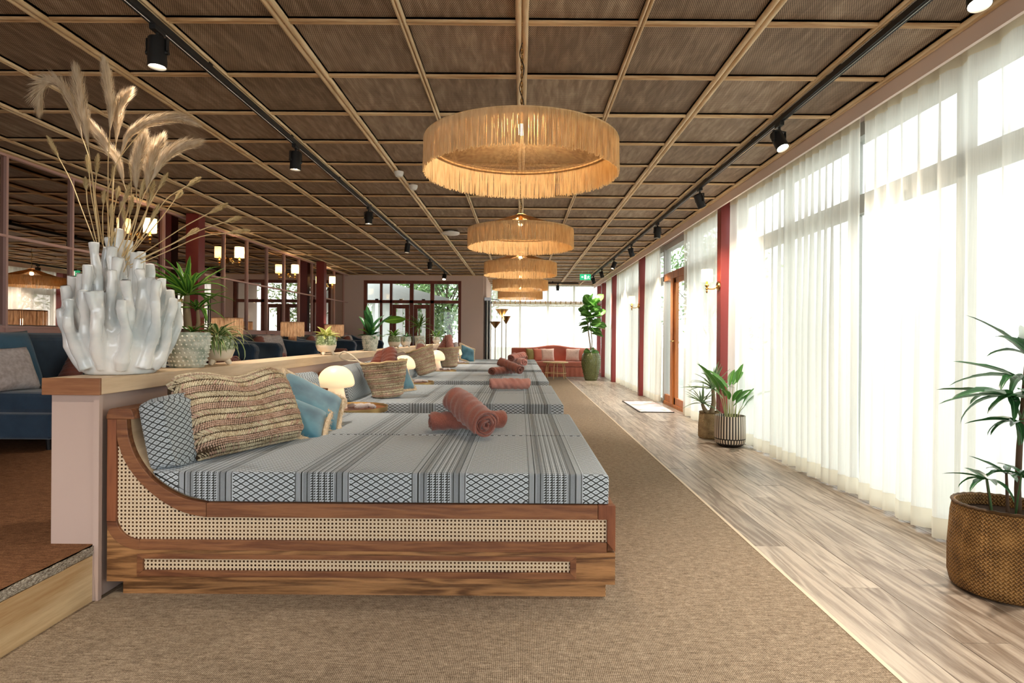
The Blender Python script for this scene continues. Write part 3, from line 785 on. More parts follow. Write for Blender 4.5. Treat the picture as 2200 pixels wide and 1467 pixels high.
for i in range(5):
    for j in range(2):
        o = bc if k == 0 else bc.copy()
        if k: COL.objects.link(o)
        o.location = (-1.535, BY + PITCH * i + .50 + j * .97, .528); o.rotation_euler = (0, -.20, (.02, -.05)[j])
        tag(o, 'diamond patterned back cushion leaning at the %s end of the %s daybed' % (('near', 'far')[j], ords[i]), 'cushion', 'diamond patterned back cushions'); k += 1

# soft pillow -------------------------------------------------------
def pillow_mesh(name, w, h, t, mat, n=18, uvs=1.0, pinch=.07, seed=0):
    m = MB(); rs = random.Random(seed); a1, a2 = rs.uniform(0, 6), rs.uniform(0, 6)
    def fn(sd):
        def f(u, v):
            x, y = u * 2 - 1, v * 2 - 1
            e = max(0, (1 - x ** 4)) ** .5 * max(0, (1 - y ** 4)) ** .5
            cr = 1 - pinch * (1 - y * y) * abs(x) ** 3; cr2 = 1 - pinch * (1 - x * x) * abs(y) ** 3
            z = sd * t / 2 * e * (1 + .09 * math.sin(3 * x + a1) * math.sin(2.6 * y + a2))
            return (x * w / 2 * cr, y * h / 2 * cr2, z)
        return f
    m.grid(fn(1), n, n, uvf=lambda u, v: (u * w * uvs, v * h * uvs)); m.grid(fn(-1), n, n, uvf=lambda u, v: (u * w * uvs, v * h * uvs))
    me = m.mesh(name, mat, 180, False)
    bm = bmesh.new(); bm.from_mesh(me); bmesh.ops.remove_doubles(bm, verts=bm.verts, dist=.0004); bmesh.ops.recalc_face_normals(bm, faces=bm.faces); bm.to_mesh(me); bm.free(); return me
def frame(origin, xdir, ydir):
    x = Vector(xdir).normalized(); z = x.cross(Vector(ydir)).normalized(); y = z.cross(x)
    m = Matrix((x, y, z)).transposed().to_4x4(); m.translation = Vector(origin); return m
M['teal'] = fabric('teal_velvet', (84, 138, 158), (44, 92, 114), 500, .8, .6, 1)
M['fringe'] = fabric('beige_fur', (228, 208, 178), (190, 164, 130), 90, 1, .3)
M['terra'] = fabric('terracotta_towel', (166, 104, 90), (118, 68, 58), 300, .95, .4)
M['terrapale'] = fabric('faded_terracotta_towel', (202, 148, 138), (168, 108, 98), 300, .95, .4)
# straw tote on the first bed --------------------------------------
tb = thing('straw_tote', 'large braided straw tote bag leaning on the nearest daybed', 'bag', (-1.35, 2.97, .54))
def tote(u, v, sd):
    x, y = u * 2 - 1, v
    e = max(0, 1 - x ** 6) ** .5 * (max(0, 1 - (y * 2 - 1) ** 8) ** .5)
    top = .40 + (-1) * .018 * math.cos(x * 5.0) - .02 * (abs(x) > .93); wd = .345 + .035 * y
    z = y * top
    dep = (.10 - .045 * y) * e + .012 * math.sin(7 * x + 4 * y) * e
    return Vector((x * wd * (1 - .04 * (y < .1) - .05 * (1 - e)), -sd * dep, z))
lean = Matrix.Rotation(R(-23), 4, 'X'); turn = Matrix.Rotation(R(68), 4, 'Z'); mt = turn @ lean
def mstraw(name, c1, c2):
    m = Mat(name, .55, .3); n = m.noise(m.coords(), 120, 2); g = m.noise(m.coords(), 9, 2); m.color(m.ramp(n * .6 + g * .4, [(.36, s2l(c2)), (.6, s2l(c1))])); m.bump(n, .001); return m.m
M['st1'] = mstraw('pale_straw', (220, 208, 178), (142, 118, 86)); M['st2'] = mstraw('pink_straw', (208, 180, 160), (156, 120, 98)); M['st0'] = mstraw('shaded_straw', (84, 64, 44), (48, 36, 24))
def braid(surf, W, H, m, per=.082, her=.054, sp=.0105, seed=0, wr=.0046, off=0):
    """real plaited strands laid over surf(s,t)->(pos,normal); s along the row, t up, both in metres"""
    rs = random.Random(seed)
    def strand(s0, t0, s1, t1, w, mi, lift=.004):
        if not (0 <= min(t0, t1) and max(t0, t1) <= H and 0 <= min(s0, s1) and max(s0, s1) <= W): 
            t0 = min(max(t0, 0), H); t1 = min(max(t1, 0), H); s0 = min(max(s0, 0), W); s1 = min(max(s1, 0), W)
            if abs(s1 - s0) < .004 or abs(t1 - t0) < .004: return
        a, n = surf(s0, t0); b, _ = surf(s1, t1); c, n2 = surf((s0 + s1) / 2, (t0 + t1) / 2)
        d = (b - a); 
        if d.length < .002: return
        side = d.cross(n).normalized() * w
        L = lift * rs.uniform(.7, 1.3)
        vs = [a - n * .001, c + side + n * L * .25, c + n * L * 1.25, c - side + n * L * .25, b - n * .001]
        a2 = a.lerp(c, .45); b2 = b.lerp(c, .45)
        vs = [a - n * .002, a2 + side * .9 + n * L * .2, a2 + n * L, a2 - side * .9 + n * L * .2, b2 + side * .9 + n * L * .2, b2 + n * L, b2 - side * .9 + n * L * .2, b - n * .002]
        m.add(vs, [(0, 1, 2), (0, 2, 3), (1, 4, 5, 2), (2, 5, 6, 3), (4, 7, 5), (5, 7, 6)], None, mi)
    k = 0; t = -per * .3 + off
    while t < H:
        hh = her / 2
        n = int(W / sp)
        for i in range(-3, n + 3):
            s_ = i * sp; j = rs.uniform(-.0012, .0012)
            for half in (0, 1):
                ta = t + half * hh; 
                if ta + hh < 0 or ta > H: continue
                if half == 0: strand(s_ + j, ta, s_ + hh * 1.0, ta + hh * 1.04, wr, 0 if rs.random() < .86 else 1)
                else: strand(s_ + hh * 1.0 + sp * .5, ta, s_ + j + sp * .5, ta + hh * 1.04, wr, 0 if rs.random() < .86 else 1)
        kn = (per - her) / 3; n2 = int(W / (sp * .95))
        for r_ in range(3):
            tb_ = t + her + kn * r_
            if tb_ < 0 or tb_ + kn > H: continue
            for i in range(n2): strand(i * sp * .95 + (r_ % 2) * sp * .45, tb_ + kn * .1, i * sp * .95 + sp * .8 + (r_ % 2) * sp * .45, tb_ + kn * .95, wr * .95, 1, .0055)
        t += per; k += 1
TW, TH = .69, .40
def tsurf(s, t):
    u, v = s / TW, t / TH; p = mt @ tote(u, v, 1); du = mt @ tote(min(1, u + .02), v, 1) - mt @ tote(max(0, u - .02), v, 1); dv = mt @ tote(u, min(1, v + .02), 1) - mt @ tote(u, max(0, v - .02), 1)
    n = du.cross(dv); n = n.normalized() if n.length > 1e-9 else Vector((1, 0, 0))
    if n.dot(mt @ Vector((0, -1, 0))) < 0: n = -n
    return p, n
m = MB()
for sd in (1, -1): m.grid(lambda u, v: tuple(mt @ tote(u, v, sd)), 30, 20)
me = m.mesh('bag_lining', M['st0'], 180, False); bm = bmesh.new(); bm.from_mesh(me); bmesh.ops.remove_doubles(bm, verts=bm.verts, dist=.003); bmesh.ops.recalc_face_normals(bm, faces=bm.faces); bm.to_mesh(me); bm.free()
obj('bag_lining', me, tb)
m = MB(); braid(tsurf, TW, TH, m, per=.088, her=.060, sp=.0115, wr=.0052, seed=3); tag(m.build('braided_strands', [M['st1'], M['st2']], tb, fix=False), kind='stuff')
pts = [mt @ tote(i / 30, .985, 1) for i in range(31)]
MB().tube(pts, [.008 + .002 * (i % 2) for i in range(31)], 6).build('braided_edge', M['st1'], tb, smooth=60)
# teal fringed cushions --------------------------------------------
def fringed(name, label, mat4, w, h, t, seed, group='teal cushions with beige fur edging'):
    r = thing(name, label, 'cushion', group=group); r.matrix_world = mat4
    obj('cover', pillow_mesh('cover', w, h, t, M['teal'], seed=seed), r)
    rs = random.Random(seed); m = MB(); loop = []
    for k in range(64):
        a = k / 64 * 4; s = int(a); f = a - s
        c = [(-1, -1), (1, -1), (1, 1), (-1, 1), (-1, -1)]; x = c[s][0] * (1 - f) + c[s + 1][0] * f; y = c[s][1] * (1 - f) + c[s + 1][1] * f
        x *= 1 - .07 * (1 - y * y) * abs(x) ** 3; y *= 1 - .07 * (1 - x * x) * abs(y) ** 3
        loop.append((x * (w / 2 + .012), y * (h / 2 + .012), rs.uniform(-.004, .004)))
    loop.append(loop[0]); m.tube(loop, [.021 + rs.uniform(-.003, .003) for _ in loop], 7, False)
    for k in range(1500):
        a = rs.random() * 64; i = int(a); p = Vector(loop[i]).lerp(Vector(loop[i + 1]), a - i)
        d = Vector((rs.gauss(0, 1), rs.gauss(0, 1), rs.gauss(0, 1))).normalized(); e = d.orthogonal().normalized() * .0022
        m.add([p + e, p - e, p + d * .040], [(0, 1, 2)])
    m.build('fur_edging', M['fringe'], r, fix=False)
    return r
fringed('fringed_cushion', 'upper teal velvet cushion with beige fur edge beside the straw tote', frame((-1.33, 3.72, .685), (.50, .24, -.30), (-.32, .40, .36)), .42, .42, .13, 3)
fringed('fringed_cushion', 'lower teal velvet cushion with beige fur edge, mostly behind the straw tote', frame((-1.33, 3.44, .635), (.50, .20, -.24), (-.3, .28, .26)), .40, .36, .11, 5)
fringed('fringed_cushion', 'teal cushion at the head of the second daybed behind its basket', frame((-1.27, 6.15, .69), (.15, .35, .0), (-.2, .0, .36)), .36, .34, .12, 6)
fringed('fringed_cushion', 'teal cushion at the head of the farthest daybed beside the towel filled basket', frame((-1.2, 13.4, .70), (.35, .3, -.16), (-.2, .0, .36)), .40, .38, .12, 8)
# round side tables, lamps and folded cloths ------------------------
M['table'] = wood('walnut_table', (110, 62, 36), (164, 104, 66), 'x', 18, .3, 5)
def side_table(i):
    t = thing('side_table', ('round side table with gilt rim between the nearest and second daybeds', 'round gilt rimmed side table between the second and third daybeds', 'round gilt rimmed side table between the third and fourth daybeds', 'round gilt rimmed side table between the two farthest daybeds')[i], 'side table', (-1.37, BY + PITCH * i + BW + .305, 0), group='round side tables between the daybeds')
    MB().lathe([(0, .515), (.285, .515), (.285, .53), (0, .53)], 48).build('table_top', M['table'], t, smooth=40)
    MB().lathe([(.284, .505), (.298, .507), (.300, .545), (.292, .545), (.286, .532)], 48).build('gilt_rim', M['gold'], t, smooth=50)
    MB().lathe([(.0, 0), (.17, 0), (.17, .012), (.03, .03), (.025, .49), (.06, .514)], 24).build('pedestal', M['gold'], t, smooth=40)
    return t
def m_opal():
    m = Mat('opal_glass', .35, .4); x, y, z = m.xyz(m.coords()); c = m.ramp(z / .34, [(0, s2l((236, 206, 186))), (.55, s2l((248, 224, 178))), (1, s2l((252, 232, 178)))])
    m.color(c); m.l(c, m.b.inputs['Emission Color']); m.l((z / .34).sst(-.2, .75) * .26 + .03, m.b.inputs['Emission Strength']); return m.m
M['opal'] = m_opal()
lamp_prof = [(0, 0), (.090, .0), (.092, .01), (.083, .05), (.070, .11), (.062, .150), (.066, .165), (.098, .168), (.128, .174), (.143, .192), (.141, .225), (.124, .275), (.092, .312), (.05, .335), (0, .343)]
lm = MB().lathe(spl(lamp_prof, 3), 40).mesh('mushroom_lamp', M['opal'], 60)
for i in range(4):
    t = side_table(i)
    l = obj('mushroom_lamp', lm, None, ((-1.475, -1.44, -1.40, -1.37)[i], t.location.y - .03, .531))
    tag(l, ('glowing white glass mushroom lamp nearest the camera', 'second mushroom lamp, behind the basket with brown towels', 'third mushroom lamp, between two straw baskets', 'farthest mushroom lamp, half hidden by the towel filled basket')[i], 'lamp', 'glowing mushroom lamps')
    for j in range(3):
        a = random.uniform(-.4, .4)
        c = MB().tube([(-.07, 0, 0), (-.035, .006, .004), (0, 0, .003), (.035, -.005, .004), (.075, 0, 0)], [.012, .021, .017, .022, .014], 9)
        tag(c.build('rolled_cloth', M['cloth'] if 'cloth' in M else M.setdefault('cloth', fabric('pale_cloth', (206, 198, 196), (168, 156, 154), 200)), None, smooth=80, loc=(t.location.x + .08 + .055 * j, t.location.y - .10 - .03 * (j % 2), .556), rot=(0, 0, a + j * 1.1)),
            'small rolled pale cloth, %s of three, on the %s side table' % (('inner', 'middle', 'outer')[j], ords[i]), 'cloth', 'small rolled cloths on the side tables')
# rolled towels -----------------------------------------------------
def towel_mesh(r, L, turns, seed, mat):
    rs = random.Random(seed); m = MB(); n = int(turns * 22); r0 = r * .14
    sq = rs.uniform(.86, .94)
    def fn(u, v):
        a = u * turns * 2 * math.pi; rad = r0 + (r - r0) * u
        rad *= 1 + .03 * math.sin(3 * a * .31 + seed) + .025 * math.sin(v * 9 + a * .5 + seed)
        jit = .010 * math.sin(a * 1.3 + seed * 3) + .003 * math.sin(a * 2.1)
        rad += .0035 * math.sin(v * 23 + a * 2.3 + seed) * math.sin(v * 11 - a * 1.1) + .003 * math.sin(v * 41 + a * 3.7)
        y = (v - .5) * L + (jit if v < .02 else (-jit if v > .98 else 0))
        bend = .012 * math.sin((v - .5) * 3)
        return (rad * math.cos(a) + bend, y, rad * math.sin(a) * sq)
    m.grid(fn, n, 40); return m.mesh('rolled_towel', mat, 180, False)
def towel(name_lab, a, b, r, seed, mat='terra', turns=4.6):
    a, b = Vector(a), Vector(b); d = b - a
    me = towel_mesh(r - .003, d.length, turns, seed, M[mat]); o = obj('rolled_towel', me, None, solid=(r * .86 / turns) * .80)
    o.matrix_world = frame((a + b) / 2, d.cross(Vector((0, 0, 1))), d) if abs(d.normalized().z) < .9 else frame((a + b) / 2, (1, 0, 0), d)
    tag(o, name_lab, 'towel', 'rolled terracotta towels'); return o
rr = .070
towel('lower terracotta towel roll of the crossed pair on the nearest daybed', (-.53, 3.52, MZ + .062), (-.105, 3.66, MZ + .064), .066, 1)
towel('upper terracotta towel roll lying across another on the nearest daybed', (-.175, 3.27, MZ + .088), (-.40, 3.60, MZ + .190), .086, 2)
towel('single pale terracotta towel roll on the second daybed', (-.31, 6.28, MZ + .068), (.095, 6.36, MZ + .066), .070, 3, 'terrapale')
towel('lower roll of the crossed towel pair on the third daybed', (-.40, 8.60, MZ + .066), (-.08, 9.0, MZ + .066), .068, 4)
towel('upper roll of the crossed towel pair on the third daybed', (.02, 8.62, MZ + .085), (-.30, 8.95, MZ + .185), .078, 5)
towel('front roll of the towel pair on the fourth daybed', (.10, 11.35, MZ + .078), (-.12, 11.8, MZ + .09), .080, 6, 'terrapale')
towel('upper roll of the towel pair on the fourth daybed', (-.16, 11.4, MZ + .15), (.06, 11.82, MZ + .2), .078, 7)
towel('towel roll on the farthest daybed', (-.2, 13.9, MZ + .072), (.15, 14.1, MZ + .072), .074, 8)
# baskets -----------------------------------------------------------
M['cord'] = plain('cotton_cord', (214, 200, 176), .8)
def basket(label, loc, rb, rt, h, tilt, az, seed, fill='terra', loop=True):
    t = thing('straw_basket', label, 'basket', loc, group='straw baskets on the daybeds')
    mr = Matrix.Rotation(tilt, 4, Matrix.Rotation(az, 4, 'Z') @ Vector((0, 1, 0)))
    t.matrix_world = Matrix.Translation(loc) @ mr
    wob = lambda a, z: 1 + .03 * math.sin(2 * a + seed) + .025 * math.sin(3 * a + z * 9 + seed)
    bp = [(rb * .8, .002), (rb, .02), (rb * 1.05, .08), (rb * .6 + rt * .45, h * .55), (rt, h)]
    MB().lathe([(0, .004)] + bp + [(rt - .012, h), (rb * .6 + rt * .4 - .012, h * .5), (rb - .02, .05), (0, .03)], 40, wob=wob).build('basket_wall', M['st0'] if seed == 1 else M['straw'], t, smooth=60)
    W_ = 2 * math.pi * rt * .9; dd = [0]
    for k_ in range(1, len(bp)): dd.append(dd[-1] + math.dist(bp[k_], bp[k_ - 1]))
    def bs(s, tt):
        k_ = max(j for j in range(len(bp) - 1) if dd[j] <= tt + 1e-9) if tt > 0 else 0; f = (tt - dd[k_]) / (dd[k_ + 1] - dd[k_]); a = 2 * math.pi * s / W_
        r_ = bp[k_][0] + (bp[k_ + 1][0] - bp[k_][0]) * f; z = bp[k_][1] + (bp[k_ + 1][1] - bp[k_][1]) * f; r_ *= wob(a, z)
        return Vector((r_ * math.cos(a), r_ * math.sin(a), z)), Vector((math.cos(a), math.sin(a), -.15)).normalized()
    if seed == 1 or True:
        sm_ = MB(); braid(bs, W_, dd[-1], sm_, per=.062, her=.044, sp=(.0115, .014, .018)[seed - 1], seed=seed, wr=(.005, .006, .008)[seed - 1]); tag(sm_.build('braided_strands', [M['st1'], M['st2']], t, fix=False), kind='stuff')
    MB().tube([(rt * wob(a, h) * math.cos(a), rt * wob(a, h) * math.sin(a), h + .004 * math.sin(9 * a)) for a in [2 * math.pi * k / 40 for k in range(41)]], .010, 6, False).build('braided_rim', M['straw'], t, smooth=60)
    if loop:
        pts = spl([(-rt * .95, -.05, h - .01), (-rt - .08, -.05, h + .09), (-rt - .16, -.03, h + .13), (-rt - .21, .0, h + .09), (-rt - .15, .02, h + .045), (-rt - .06, .04, h + .03), (-rt * .95, .05, h - .01)], 6)
        MB().tube(pts, .0075, 7).build('cord_handle', M['cord'], t, smooth=60)
        pts = spl([(rt * .4, rt * .85, h - .01), (rt * .3, rt * 1.0, h + .09), (0, rt * 1.05, h + .12), (-rt * .3, rt * 1.0, h + .08), (-rt * .4, rt * .85, h - .01)], 6)
        MB().tube(pts, .0075, 7).build('cord_handle', M['cord'], t, smooth=60)
    return t, t.matrix_world.copy()
def in_basket(mw, a, b, r, seed, lab, mat='terra'): towel(lab, mw @ Vector(a), mw @ Vector(b), r, seed, mat, 3.6)
M['brownt'] = fabric('dark_terracotta_towel', (136, 74, 58), (92, 48, 38), 260, .95, .4)
t, mw = basket('straw basket holding brown towels on the second daybed', (-1.235, 5.50, MZ + .004), .135, .205, .33, -.10, 0, 1)
in_basket(mw, (-.10, -.10, .22), (-.04, .10, .40), .07, 11, 'left brown towel roll inside the straw basket on the second daybed', 'brownt'); in_basket(mw, (.07, -.10, .21), (.02, .10, .42), .078, 12, 'right brown towel roll inside the straw basket on the second daybed', 'brownt')
t, mw = basket('tilted straw basket resting against the head of the third daybed', (-1.30, 8.30, MZ + .045), .13, .19, .37, -.33, .1, 2)
in_basket(mw, (-.05, -.05, .26), (.02, .07, .41), .06, 13, 'folded towel inside the tilted basket on the third daybed', 'terrapale')
t, mw = basket('straw basket heaped with towels on the fourth daybed', (-1.29, 10.80, MZ + .004), .14, .20, .36, -.06, .2, 3, loop=False)
in_basket(mw, (-.13, -.06, .30), (-.04, .10, .50), .08, 14, 'left towel roll in the heaped basket on the fourth daybed'); in_basket(mw, (.05, -.05, .32), (-.02, .1, .56), .075, 15, 'tallest towel roll in the heaped basket on the fourth daybed', 'terrapale')
in_basket(mw, (.15, -.04, .22), (.10, .1, .42), .06, 16, 'pale towel roll at the right of the heaped basket on the fourth daybed', 'cloth')
mw = None

# ------------------------------------------------------------------ fringe pendants
M['raffia'] = m_transl('raffia', (250, 228, 186), (228, 198, 148), .45)
M['string'] = m_transl('raffia_string', (222, 184, 132), (176, 134, 90), .3)
M['bulb'] = plain('warm_bulb', (255, 220, 160), .3, .3, emit=(255, 214, 150), es=18)
M['lens'] = plain('spot_lens', (255, 240, 214), .3, .3, emit=(255, 232, 196), es=22)
RP = .512
def fringe_meshes():
    rs = random.Random(5); m = MB()
    for lay in range(2):
        n = 620
        for k in range(n):
            a = 2 * math.pi * (k + .5 * lay) / n + rs.uniform(-.002, .002); r = RP - .003 * lay; L = rs.uniform(.158, .176)
            w = rs.uniform(.0018, .0028); p = Vector((math.cos(a), math.sin(a), 0)); tt = Vector((-math.sin(a), math.cos(a), 0))
            sw = rs.uniform(-.006, .006); so = rs.uniform(-.004, .004)
            vs = []
            for z, o1, o2 in ((.0, 0, 0), (-.08, sw * .5, so * .3), (-L, sw, so)):
                c = p * (r + o2) + tt * o1; c.z = z
                for q_ in (tt * w, -tt * w * .6 + p * w, -tt * w * .6 - p * w): vs.append(c + q_)
            m.add(vs, [(0, 1, 4, 3), (1, 2, 5, 4), (2, 0, 3, 5), (3, 4, 7, 6), (4, 5, 8, 7), (5, 3, 6, 8)])
    fr_ = m.mesh('fringe', M['raffia'], None, False)
    m = MB(); n = 340
    for k in range(n):
        a = 2 * math.pi * k / n; w = .0022; p = Vector((math.cos(a), math.sin(a), 0)); tt = Vector((-math.sin(a), math.cos(a), 0))
        vs = []
        for r, z in ((RP - .008, -.012), (.055, .145)):
            c = p * r; c.z = z; ww = w * (1 if r > .1 else .4)
            vs += [c + tt * ww, c - tt * ww, c + Vector((0, 0, .003))]
        m.add(vs, [(0, 1, 4, 3), (1, 2, 5, 4), (2, 0, 3, 5)])
    cn = m.mesh('string_cone', M['string'], None, False)
    tor = lambda R0, r, z: MB().tube([(R0 * math.cos(a), R0 * math.sin(a), z) for a in [2 * math.pi * k / 72 for k in range(73)]], r, 8, False)
    hoop = tor(RP - .003, .0055, 0).mesh('hoop', M['raffia'], 180); hoop2 = tor(RP - .02, .006, -.018).mesh('inner_hoop', M['string'], 180)
    cap = MB().lathe([(.0, .165), (.03, .163), (.058, .15), (.06, .138), (.05, .14)], 24).mesh('cap', M['string'], 60)
    return fr_, cn, hoop, hoop2, cap
fm = fringe_meshes()
def pendant(i):
    y = 3.12 + 2.572 * i; z = 2.143
    t = thing('fringe_pendant', ('largest looking raffia fringe pendant, nearest the camera above the first daybed row', 'second raffia fringe pendant from the camera', 'third raffia fringe pendant, middle of the line of five', 'fourth raffia fringe pendant, partly covered by the third', 'farthest and lowest looking raffia fringe pendant')[i], 'pendant lamp', (0, y, z), (0, 0, i * 1.3), group='raffia fringe pendants in a line')
    tag(obj('fringe', fm[0], t), kind='stuff'); tag(obj('string_cone', fm[1], t), kind='stuff'); obj('hoop', fm[2], t); obj('inner_hoop', fm[3], t); obj('cap', fm[4], t)
    MB().lathe([(.0, .105), (.02, .10), (.02, .15), (0, .16)], 12).build('socket', M['brass'], t, smooth=40)
    MB().lathe([(0, .045), (.018, .05), (.026, .07), (.02, .095), (.012, .105)], 14).build('bulb', M['bulb'], t, smooth=60)
    light('bulb_light', 'POINT', LAMP_W * 2.6, WARM, t, (0, 0, .07), .03)
    ch = MB(); top = CZ - .03 - z; n = int((top - .165) / .022)
    for k in range(n):
        c = .17 + k * .022; pl = [( .006 * math.cos(a), 0, c + .012 + .016 * math.sin(a)) for a in [2 * math.pi * j / 8 for j in range(9)]]
        if k % 2: pl = [(0, x, zz) for x, _, zz in pl]
        ch.tube(pl, .0018, 4, False)
    ch.build('chain', M['brass'], t)
    MB().tube([(.012 * math.sin(k * .8), .012 * math.cos(k * .9), .16 + (top - .16) * k / 16) for k in range(17)], .0025, 5).build('cable', M['black'], t)
for i in range(5): pendant(i)

# ------------------------------------------------------------------ track lighting
M['blackplastic'] = plain('matt_black_housing', (34, 34, 35), .5, .35)
def track(x, y0, y1, label, cross=False):
    t = thing('lighting_track', label, 'lighting track', (x, y0, CZ - .068))
    L = y1 - y0
    MB().box(-.018, .018, 0, L, 0, .034).box(-.010, -.006, 0, L, -.003, 0).box(.006, .010, 0, L, -.003, 0).build('rail', M['blackplastic'], t, bevel=.002)
    MB().tube([(-.0, 0, -.0015), (0, L, -.0015)], .0022, 5).build('conductor', plain('bright_conductor', (210, 210, 210), .25, .5, 1), t)
    for k in range(int(L / 1.22)): MB().box(-.014, .014, -.02, .02, .034, .06).build('clip', M['blackplastic'], t, loc=(0, .5 + 1.22 * k, 0))
    return t
track(-1.815, Y0, 14.5, 'black lighting track on the left side of the ceiling')
track(1.83, Y0, 15.2, 'black lighting track on the right near the curtains')
ct = track(0, 0, 1.25, 'short black cross track at the far end of the ceiling'); ct.rotation_euler = (0, 0, R(-90)); ct.location = (.43, 16.9, CZ - .068)
def spot_meshes():
    a = MB().box(-.016, .016, -.05, .05, -.028, 0).build('adapter', M['blackplastic'])
    return a
def spot(x, y, tilt, az, label, power=1.0, on=True):
    t = thing('track_spotlight', label, 'spotlight', (x, y, CZ - .068), group='black track spotlights')
    MB().box(-.016, .016, -.045, .045, -.026, 0).build('adapter', M['blackplastic'], t, bevel=.003)
    MB().tube([(0, 0, -.026), (0, 0, -.055)], .008, 8).build('stem', M['blackplastic'], t)
    MB().box(-.050, .050, -.010, .010, -.062, -.055).box(-.053, -.049, -.010, .010, -.125, -.055).box(.049, .053, -.010, .010, -.125, -.055).build('yoke', M['blackplastic'], t, rot=(0, 0, az))
    MB().tube([(.012, .02, -.03), (.03, .035, -.06), (.01, .03, -.085), (0, .01, -.10)], .0035, 6).build('cable', M['black'], t)
    h = MB().lathe([(0, .072), (.040, .072), (.043, .066), (.043, -.070), (.040, -.072), (.038, -.066), (.038, -.055)], 28).build('housing', M['blackplastic'], t, smooth=40, loc=(0, 0, -.125), rot=(Matrix.Rotation(az, 3, 'Z') @ Matrix.Rotation(tilt, 3, 'X')).to_euler())
    MB().lathe([(0, -.058), (.02, -.062), (.038, -.056)], 20).build('lens', M['lens'] if on else M['blackplastic'], h, smooth=60)
    MB().tube([(.04, 0, .0), (.056, 0, 0)], .011, 10).tube([(-.056, 0, 0), (-.04, 0, 0)], .011, 10).build('pivot_screw', M['black'], h)
    if on: light('beam', 'SPOT', SPOT_W * power, (1, .88, .74), h, (0, 0, -.078), .02, (0, 0, 0), 95, .8)
nth = ['nearest', 'second', 'third', 'fourth', 'fifth', 'sixth', 'seventh', 'eighth']
for i, y in enumerate((2.92, 4.72, 7.0, 9.4, 11.75, 14.0)):
    spot(-1.815, y, (.0, .05, .0, .1, 0, .5)[i], (0, 1, 0, 2, 0, 3.1)[i], '%s black spotlight on the left ceiling track' % ('farthest' if i == 5 else nth[i]), .35 if i == 0 else 1.0)
for i, y in enumerate((2.35, 4.16, 6.0, 7.85, 9.7, 11.5, 13.2, 14.7)):
    spot(1.83, y, (.3, .5, .5, .1, .35, -.4, .3, .45)[i], (2.6, 3.5, -1.1, .3, -1.2, -1.4, -1.3, -1.1)[i], '%s black spotlight on the right ceiling track by the curtains' % ('farthest' if i == 7 else nth[i]))
spot(-1.815, .9, .2, 1, 'unseen fill spotlight added on the left track above the camera'); spot(1.83, .4, .2, 1, 'unseen fill spotlight added on the right track above the camera'); spot(-1.815, -1.2, .2, 1, 'rear unseen fill spotlight added on the left track behind the camera'); spot(1.83, -1.5, .2, 1, 'rear unseen fill spotlight added on the right track behind the camera')  # unseen spots added above and behind the camera to brighten the room
spot(1.08, 16.9, .3, 0, 'black spotlight on the short cross track at the far end', on=True)
# ceiling disc, sensor and exit sign
t = thing('ceiling_disc', 'flat round white speaker disc on the ceiling behind the left track', 'ceiling fitting', (-1.06, 8.9, CZ - .055))
MB().lathe([(0, 0), (.12, .0), (.135, .012), (.135, .03), (.12, .036)], 32).build('disc', M['white'], t, smooth=50); MB().lathe([(.0, .036), (.05, .036), (.05, .055), (0, .055)], 16).build('mount', M['white'], t)
for (px, py, y, lb) in ((857, 366, 5.6, 'small white smoke detector on the ceiling batten left of the big pendant'), (888, 384, 6.1, 'second small white sensor on the same ceiling batten')):
    p = P(px, py, y); t = thing('smoke_detector', lb, 'smoke detector', (p.x, y, CZ - .075)); MB().lathe([(0, 0), (.03, 0), (.038, .012), (.045, .03), (.045, .046)], 24).build('cover', M['white'], t, smooth=50)
t = thing('exit_sign', 'small green running figure exit sign hanging near the far right corner', 'sign', (1.54, 13.9, CZ - .20))
MB().box(-.13, .13, -.012, .012, -.05, .09).build('panel', plain('exit_green', (40, 150, 100), .5, emit=(40, 160, 110), es=.6), t, bevel=.003)
sg = MB(); W_ = plain('sign_white', (240, 250, 245), .5, emit=(240, 250, 245), es=.7)
sg.box(-.025, .02, -.0145, -.013, -.03, .07).add([(-.10, -.014, .02), (-.07, -.014, .045), (-.07, -.014, .027), (-.045, -.014, .027), (-.045, -.014, .013), (-.07, -.014, .013), (-.07, -.014, -.005)], [(0, 1, 6), (2, 3, 4, 5)])
sg.tube([(.075, -.014, .055), (.075, -.014, .056)], .010, 8).tube([(.07, -.014, .045), (.065, -.014, .01), (.045, -.014, -.01), (.04, -.014, -.03)], .006, 5).tube([(.065, -.014, .01), (.085, -.014, -.008), (.10, -.014, -.025)], .006, 5).tube([(.045, -.014, .02), (.06, -.014, .038), (.085, -.014, .035), (.1, -.014, .02)], .005, 5)
sg.build('symbols', W_, t); MB().tube([(-.08, 0, .09), (-.08, 0, .18)], .003, 5).tube([(.08, 0, .09), (.08, 0, .18)], .003, 5).build('hanger', M['white'], t)

